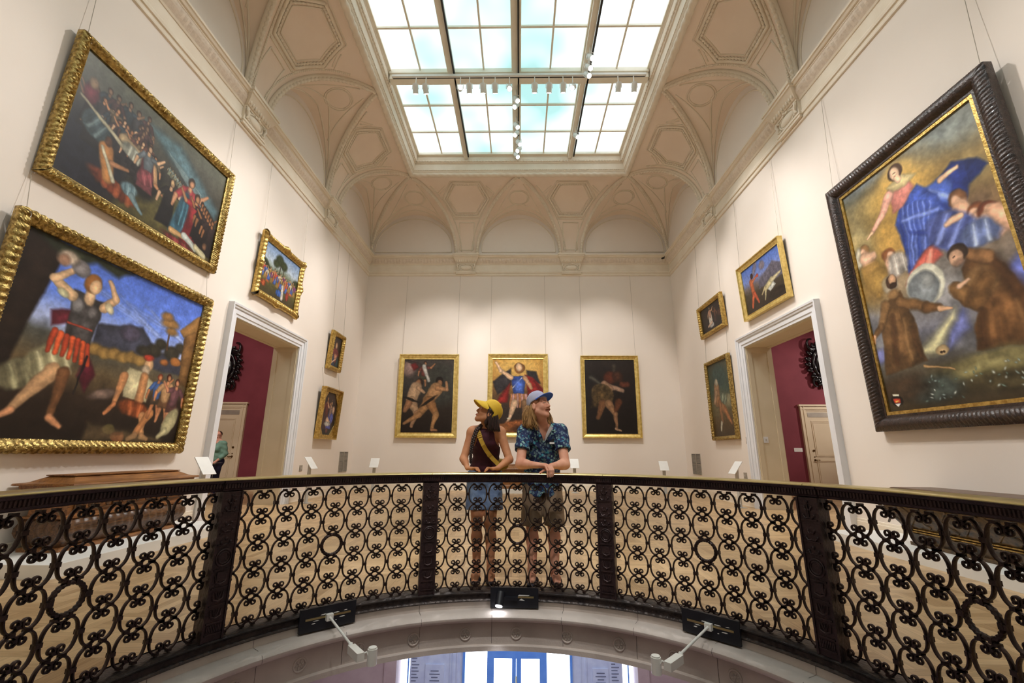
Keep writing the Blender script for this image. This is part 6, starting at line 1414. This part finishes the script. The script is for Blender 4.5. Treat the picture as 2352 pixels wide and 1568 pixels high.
mkq('body', V, Q, 'skin_w', wom, OW); hw_h.face(wom, OW, 'skin_w', 'hair_w')
T = SDF()
for a, b, r0, r1, sq in TO: T.cap(a, b, r0+.008, r1+.009, .05, sq=sq)
T.cap((-.345, 4.745, 1.02), (-.352, 4.765, .93), .124, .140, .06, sq=(1.2,.85,1))
for x in (-.385, -.285): T.ell((x, 4.563, 1.265), (.057,.054,.057), .05)
T.cap((-.335, 4.60, 1.345), (-.333, 4.588, 1.425), .100, .056, .05, sq=(1.0,.8,1))
T.cut(lambda X, Y, Z: Z-1.428+.25*(Y-4.58)+0*X); T.cut(lambda X, Y, Z: .96-Z+0*X+0*Y)
for x in (-.49, -.175): T.cut(lambda X, Y, Z, x=x: .082-np.sqrt((X-x)**2*1.2+((Z-1.345)*.62)**2)+0*Y)
V, Q = T.mesh((-.56, 4.40, .93), (-.10, 4.96, 1.46), .0045, lambda X, Y, Z: .0014*np.sin(Z*95+np.sin(X*22)*2)*np.clip((1.22-Z)*6, 0, 1)+0*Y); tk_ = mkq('tank_top', V, Q, 'tank', wom, OW); tankS = T
T = SDF(); T.cap((-.412, 4.765, .90), (-.298, 4.765, .90), .130, .130, .05, sq=(1,.92,1)); T.cap((-.35, 4.755, 1.0), (-.355, 4.76, .93), .122, .14, .05, sq=(1.15,.85,1))
for a, b in (((-.435,4.755,.86), (-.440,4.705,.58)), ((-.280,4.755,.86), (-.262,4.705,.58))): T.cap(a, b, .104, .104, .02)
T.cut(lambda X, Y, Z: .612-Z+0*X+0*Y); T.cut(lambda X, Y, Z: Z-1.01+0*X+0*Y)
V, Q = T.mesh((-.60, 4.5, .58), (-.08, 4.98, 1.05), .0055, lambda X, Y, Z: .003*np.sin(X*50+Z*40)*np.sin(Z*46)+0*Y); sho = mkq('denim_shorts', V, Q, 'denim', wom, OW)
for a in ((-.400,4.545,.0,-.405,4.415), (-.268,4.545,.0,-.262,4.415)):
    T = SDF(); T.cap((a[0],a[1]+.03,.018), (a[3],a[4],.016), .035, .037, .03, sq=(1,1,.45)); T.cap((a[0]-.025,a[1]-.07,.032), (a[0]+.025,a[1]-.075,.032), .025, .025, .02); T.cut(lambda X, Y, Z: .0-Z+0*X+0*Y)
    V, Q = T.mesh((a[0]-.08, a[4]-.08, -.01), (a[0]+.09, a[1]+.11, .08), .005); V[:, 2] = np.maximum(V[:, 2], .001); mkq('shoe', V, Q, 'shoe', wom, OW)
capmesh(hw_h, wom, OW, 'yellowcap', 'yellowcap', False, radians(27), .038, .016, .75, 1.07)
# hair: straight fall at the side of the neck, braid over the shoulder
hm = SDF(); hm.cap(hw_h.w(0,-.035,.03), hw_h.w(0,-.065,-.09), .080, .046, .03); hm.cap(hw_h.w(-.050,-.006,.03), hw_h.w(-.048,-.02,-.09), .040, .022, .02); hm.cut(lambda X, Y, Z: (X-hw_h.O[0])*hw_h.f[0]+(Y-hw_h.O[1])*hw_h.f[1]+(Z-hw_h.O[2])*hw_h.f[2]-.020)
V, Q = hm.mesh(hw_h.O-.2, hw_h.O+.2, .006); mkq('hair', V, Q, 'hair_w', wom, OW)
hm = MB(); r_ = random.Random(8)
for i in range(90):
    q0 = ((i*31) % 90)/89; p0 = hw_h.w(-.066-.008*r_.random(), .030-.105*q0, .045-.01*q0); ln = .215-.05*q0+.02*r_.random(); dx = .022*(.3+q0)+r_.uniform(-.006, .006); ph = r_.random()*6
    pts = [Lw(p0+np.array((dx*q+.0025*sin(q*7+ph), -.008*sin(q*2)+.006*q, -ln*q))) for q in lsp(0, 1, 9)]
    hm.add(*tube(pts, [.0052*(1-.7*q**2) for q in lsp(0, 1, 9)], 5))
mk('hair_fall', hm, 'hair_w', wom, smooth=True)
br = MB(); pth = [np.array(p) for p in ((-.30,4.575,1.47),(-.375,4.545,1.435),(-.425,4.510,1.385),(-.455,4.485,1.30),(-.468,4.480,1.22),(-.478,4.485,1.14),(-.476,4.488,1.06))]
def bp(q):
    q = q*(len(pth)-1.001); a, f = int(q), q-int(q); return pth[a]*(1-f)+pth[a+1]*f
for k3 in range(3):
    pts = []; rr = []
    for q in lsp(0, 1, 90):
        w_ = .017*(1-.5*q); a = q*44+k3*2*pi/3; pts.append(Lw(bp(q)+np.array((w_*sin(a), w_*.55*sin(2*a), 0)))); rr.append(.0145*(1-.55*q))
    br.add(*tube(pts, rr, 7))
mk('braid', br, 'hair_w', wom, smooth=True)
# webbing strap lying on the body, with buckle and adjuster
def front_y(x, z):
    best = 4.8
    for y in np.arange(4.40, 4.85, .002):
        d = min(float(tankS.dist(q, np.array(x), np.array(y), np.array(z))) for q in tankS.P if q[0] in 'ce')
        if d < .006: best = y; break
    return best
st_pts = [(-.415,1.375),(-.400,1.335),(-.383,1.29),(-.358,1.235),(-.330,1.185),(-.298,1.14),(-.262,1.10),(-.225,1.065),(-.200,1.035)]
P3 = [np.array((x, min(front_y(x, z), 4.60)-.012, z)) for x, z in st_pts]
for i in range(1, len(P3)-1): P3[i][1] = min(P3[i][1], (P3[i-1][1]+P3[i+1][1])/2+.004)
V = []; F = []
for i, c in enumerate(P3):
    d = unit((P3[min(i+1, len(P3)-1)]-P3[max(i-1, 0)])*np.array((1, 0, 1))); nrm = np.array((-d[2], 0, d[0]))
    for o_ in (-.021, .021):
        for y_ in (-.0025, .0025): V.append(tuple(Lw(c+nrm*o_+np.array((0, y_, 0)))))
for i in range(len(P3)-1):
    a, b = 4*i, 4*i+4; F += [(a, b, b+2, a+2), (a+1, a+3, b+3, b+1), (a, a+1, b+1, b), (a+2, b+2, b+3, a+3)]
stp = mk('strap', (V, F), 'yellowstrap', wom)
for i, (w_, h_) in ((1, (.05, .05)), (5, (.05, .022))):
    c = Lw(P3[i]+np.array((0, -.006, 0))); d = unit(P3[i+1]-P3[i-1]); nrm = np.array((-d[2], 0, d[0])); m = MB()
    for k in range(3): cc = c+d*(k-1)*h_*.38; V_, F_ = cbox((0,0,0), (w_, .008, h_*.28)); m.add([tuple(cc+nrm*v[0]+np.array((0,1,0))*v[1]+d*v[2]) for v in V_], F_)
    mk('buckle', m, 'yellowstrap', stp)
mk('belt_bag', MB().add(*ball(Lw((-.19, 4.70, 1.045)), (.085, .05, .06), 16, 10)), 'yellowstrap', wom, smooth=True)
# ---------------------------------------------------------------- the visitor beyond the left doorway
OV = (-8.15, 12.1, 0); vis = thing('person', 'person in sage green top and glasses standing beyond the left doorway, holding white paper', 'person', OV)
B = SDF(); O = np.array(OV); hv = Head(O+(0,-.02,1.555), (.35,-.93,.0), (0,0,1), .98); hv.add(B, 1)
B.cap(O+(0,0,1.40), hv.w(0,-.015,-.05), .055, .05, .03); B.cap(O+(0,0,1.33), O+(0,.01,1.0), .15, .155, .06, sq=(1.1,.8,1)); B.cap(O+(0,.01,1.0), O+(0,.02,.90), .16, .17, .05, sq=(1.1,.8,1)); B.cap(O+(-.15,0,1.36), O+(.15,0,1.36), .055, .055, .05)
for s_ in (-1, 1): B.cap(O+(s_*.19,0,1.34), O+(s_*.25,.02,1.08), .055, .044, .03); B.cap(O+(s_*.25,.02,1.08), O+(s_*.13,-.20,.86), .042, .026, .02); B.cap(O+(s_*.13,-.20,.86), O+(s_*.08,-.27,.83), .028, .022, .02)
for s_, tx in ((-1,-.1), (1,.1)):
    leg(B, O+(s_*.09,.02,.86), O+(s_*.10,.0,.48), O+(s_*.10,.02,.09), O+(s_*.11,-.12,.024))
    fingers(B, [O+(s_*.075,-.285+.012*i,.83) for i in range(4)], [(-s_*.6,-.5,-.3)]*4, [.07]*4, .009, [(-s_*.8,0,-.5)]*4)
V, Q = B.mesh(O+(-.36,-.42,-.012), O+(.36,.30,1.72), .008); V[:, 2] = np.maximum(V[:, 2], .004); mkq('body', V, Q, 'skin_v', vis, OV); hv.face(vis, OV, 'skin_v', 'hair_v')
T = SDF(); T.cap(O+(0,0,1.32), O+(0,.01,1.0), .168, .175, .06, sq=(1.1,.84,1)); T.cap(O+(0,.01,1.0), O+(0,.02,.84), .18, .195, .05, sq=(1.1,.84,1)); T.cap(O+(-.15,0,1.36), O+(.15,0,1.36), .068, .068, .05)
for s_ in (-1, 1): T.cap(O+(s_*.19,0,1.34), O+(s_*.25,.02,1.08), .070, .060, .04); T.cap(O+(s_*.25,.02,1.08), O+(s_*.19,-.09,.97), .055, .05, .03); T.ell(O+(s_*.07,-.12,1.21), (.08,.07,.08), .05)
T.cut(lambda X, Y, Z: np.where(Y < OV[1]+.02, (Z-1.26)*.6-np.abs(X-OV[0]), -1.)); T.cut(lambda X, Y, Z: Z-1.43+0*X+0*Y); T.cut(lambda X, Y, Z: .82-Z+0*X+0*Y)
V, Q = T.mesh(O+(-.40,-.36,.78), O+(.40,.30,1.48), .008, lambda X, Y, Z: .004*np.sin(Z*50+X*20)+0*Y); mkq('knit_top', V, Q, 'teal', vis, OV)
T = SDF(); T.cap(O+(-.08,.02,.88), O+(.08,.02,.88), .15, .15, .05); 
for s_ in (-1, 1): T.cap(O+(s_*.09,.02,.86), O+(s_*.10,.0,.48), .105, .075, .02); T.cap(O+(s_*.10,.0,.48), O+(s_*.10,.02,.08), .075, .055, .02)
T.cut(lambda X, Y, Z: .06-Z+0*X+0*Y); V, Q = T.mesh(O+(-.34,-.2,.04), O+(.34,.26,1.0), .009); mkq('trousers', V, Q, 'navy', vis, OV)
def Lv(p): return np.array(p)-O
T = SDF(); T.ell(hv.w(0,-.03,.05), (.088,.095,.088), .02, hv.R); T.ell(hv.w(0,-.10,.06), (.045,.045,.045), .02); T.cut(lambda X, Y, Z: np.where(Z < hv.O[2]+.06, (X-hv.O[0])*hv.f[0]+(Y-hv.O[1])*hv.f[1]-.0, (X-hv.O[0])*hv.f[0]+(Y-hv.O[1])*hv.f[1]-.092))
V, Q = T.mesh(hv.O-.2, hv.O+.2, .008); mkq('hair', V, Q, 'hair_v', vis, OV)
g = MB()
for s_ in (-1, 1): g.add(*tube([Lv(hv.w(s_*.031+.023*cos(a), .098, .010+.017*sin(a))) for a in lsp(0, 2*pi, 17)], .0022, 6)); g.add(*tube([Lv(hv.w(s_*.054,.098,.012)), Lv(hv.w(s_*.08,.0,.01))], .002, 6))
g.add(*tube([Lv(hv.w(-.008,.1,.012)), Lv(hv.w(.008,.1,.012))], .002, 6)); mk('glasses', g, 'black', vis)
mk('lanyard', MB().add(*tube([Lv(O+p) for p in ((-.05,-.02,1.42),(-.045,-.14,1.34),(.0,-.19,1.2),(.05,-.14,1.34),(.06,-.02,1.42))], .004, 6)), 'black', vis)
pp = thing('paper_sheet', 'white sheet of paper held by the person beyond the left doorway', 'paper', tuple(O+np.array((.20,-.30,.835)))); mk('sheet', MB().add([(-.14,-.10,.0),(.16,-.12,.03),(.16,.10,.03),(-.14,.10,0),(-.14,-.10,.002),(.16,-.12,.032),(.16,.10,.032),(-.14,.10,.002)], box(0,0,0,1,1,1)[1]), 'white', pp)
for s_ in (-1, 1):
    T = SDF(); T.cap(O+(s_*.10,.05,.02), O+(s_*.11,-.14,.018), .042, .040, .03, sq=(1,1,.6)); T.cap(O+(s_*.10,.03,.03), O+(s_*.105,-.06,.04), .042, .036, .03); T.cut(lambda X, Y, Z: 0-Z+0*X+0*Y)
    V, Q = T.mesh(O+(s_*.105-.08,-.22,-.01), O+(s_*.105+.08,.13,.10), .006); V[:, 2] = np.maximum(V[:, 2], .001); mkq('shoe', V, Q, 'black', vis, OV)
# ================================================================ LIGHTS
W_ = (1, .955, .915)
EN = 1.0
for tgt, src_ in (((XL,5.4,4.8),(1.2,7.6,10.3)), ((XL,5.4,2.2),(.9,7.2,10.3)), ((XL,9.0,4.6),(-.1,10.7,10.2)), ((XL,9.4,1.9),(-.1,11.0,10.2)), ((XL,12.3,3.2),(-.1,11.4,10.2)), ((XL,1.5,3.2),(-.1,3.6,10.2)), ((XL,7.3,3.0),(-.1,8.6,10.2))): SP(src_, tgt, 620*EN, W_, 50)
for tgt, src_ in (((XR,5.4,4.8),(-1.2,7.6,10.3)), ((XR,5.4,2.4),(-.9,7.2,10.3)), ((XR,9.0,4.6),(1.6,8.8,10.2)), ((XR,9.4,1.9),(-.1,11.7,10.2)), ((XR,12.0,3.2),(1.6,11.1,10.2)), ((XR,1.5,3.2),(-.1,3.6,10.2)), ((XR,7.3,3.0),(-.1,8.6,10.2))): SP(src_, tgt, 620*EN, W_, 50)
for x, x0, e in ((-3.0,-1.26,1.0), (-.05,-.62,1.25), (3.0,2.45,1.0), (-1.6,-.9,.5), (1.5,.73,.5)): SP((x0, 9.12, 9.98), (x, YB, 3.1), 860*EN*e, W_, 40)
SP((-.1, 10.2, 10.2), (.0, 4.9, 1.2), 420*EN, W_, 26)          # on the couple and the rail
SP((-.1, 10.2, 10.2), (0, 8.5, 0), 420*EN, W_, 60)
# rooms next door
SP((11.8, 10.6, 4.3), (9.1, 13.65, 2.9), 420, (1,.93,.85), 62, .8, .03)
SP((-6.8, 8.5, 5.4), (-8.1, 12.1, 1.4), 160, (1,.95,.9), 24)  # spot added to brighten the visitor
SP((-7.6, 7.5, 5.6), (-9.8, 13.65, 2.0), 260, (1,.93,.85), 60, .6, .03)
def area(loc, rot, sx, sy, e, col):
    l = bpy.data.lights.new('room_fill', 'AREA'); o = bpy.data.objects.new('room_fill', l); COL.objects.link(o)
    l.shape = 'RECTANGLE'; l.size = sx; l.size_y = sy; l.energy = e; l.color = col; o.location = loc; o.rotation_euler = rot
area((-8.6, 9, 6.1), (0,0,0), 2, 5, 90, (1,.92,.82)); area((8.6, 9, 6.1), (0,0,0), 2, 5, 90, (1,.92,.82))
area((0, 1.5, -2.5), (radians(25),0,0), 3, 3, 90, (1,.93,.88))
# the lit black spotlight on the board
a = radians(1.25)
p0 = Vector((CX+2.0*sin(a)-.13, CY+2.0*cos(a), -.08)); l = SP(p0, p0+Vector((0, -.35, -1)), 6, (.9,.94,1), 100, .6, .02)

for x in (-.8, .9): SP((x, -1.2, 10.2), (x*.2, 4.5, 1.35), 800, W_, 26)  # unseen spots added behind the camera to brighten the couple
SP((-.1, 3.0, 10.2), (.0, 4.4, 1.2), 260, W_, 30)  # unseen front spot added to lighten the rail and couple
area((0, 9.5, -.6), (0,0,0), 6, 3, 200, (.72,.82,1)); area((0, 12.2, -2.6), (radians(-90),0,0), 5, 2, 40, (.6,.75,1))  # unseen cool area lights added to brighten the lower hall
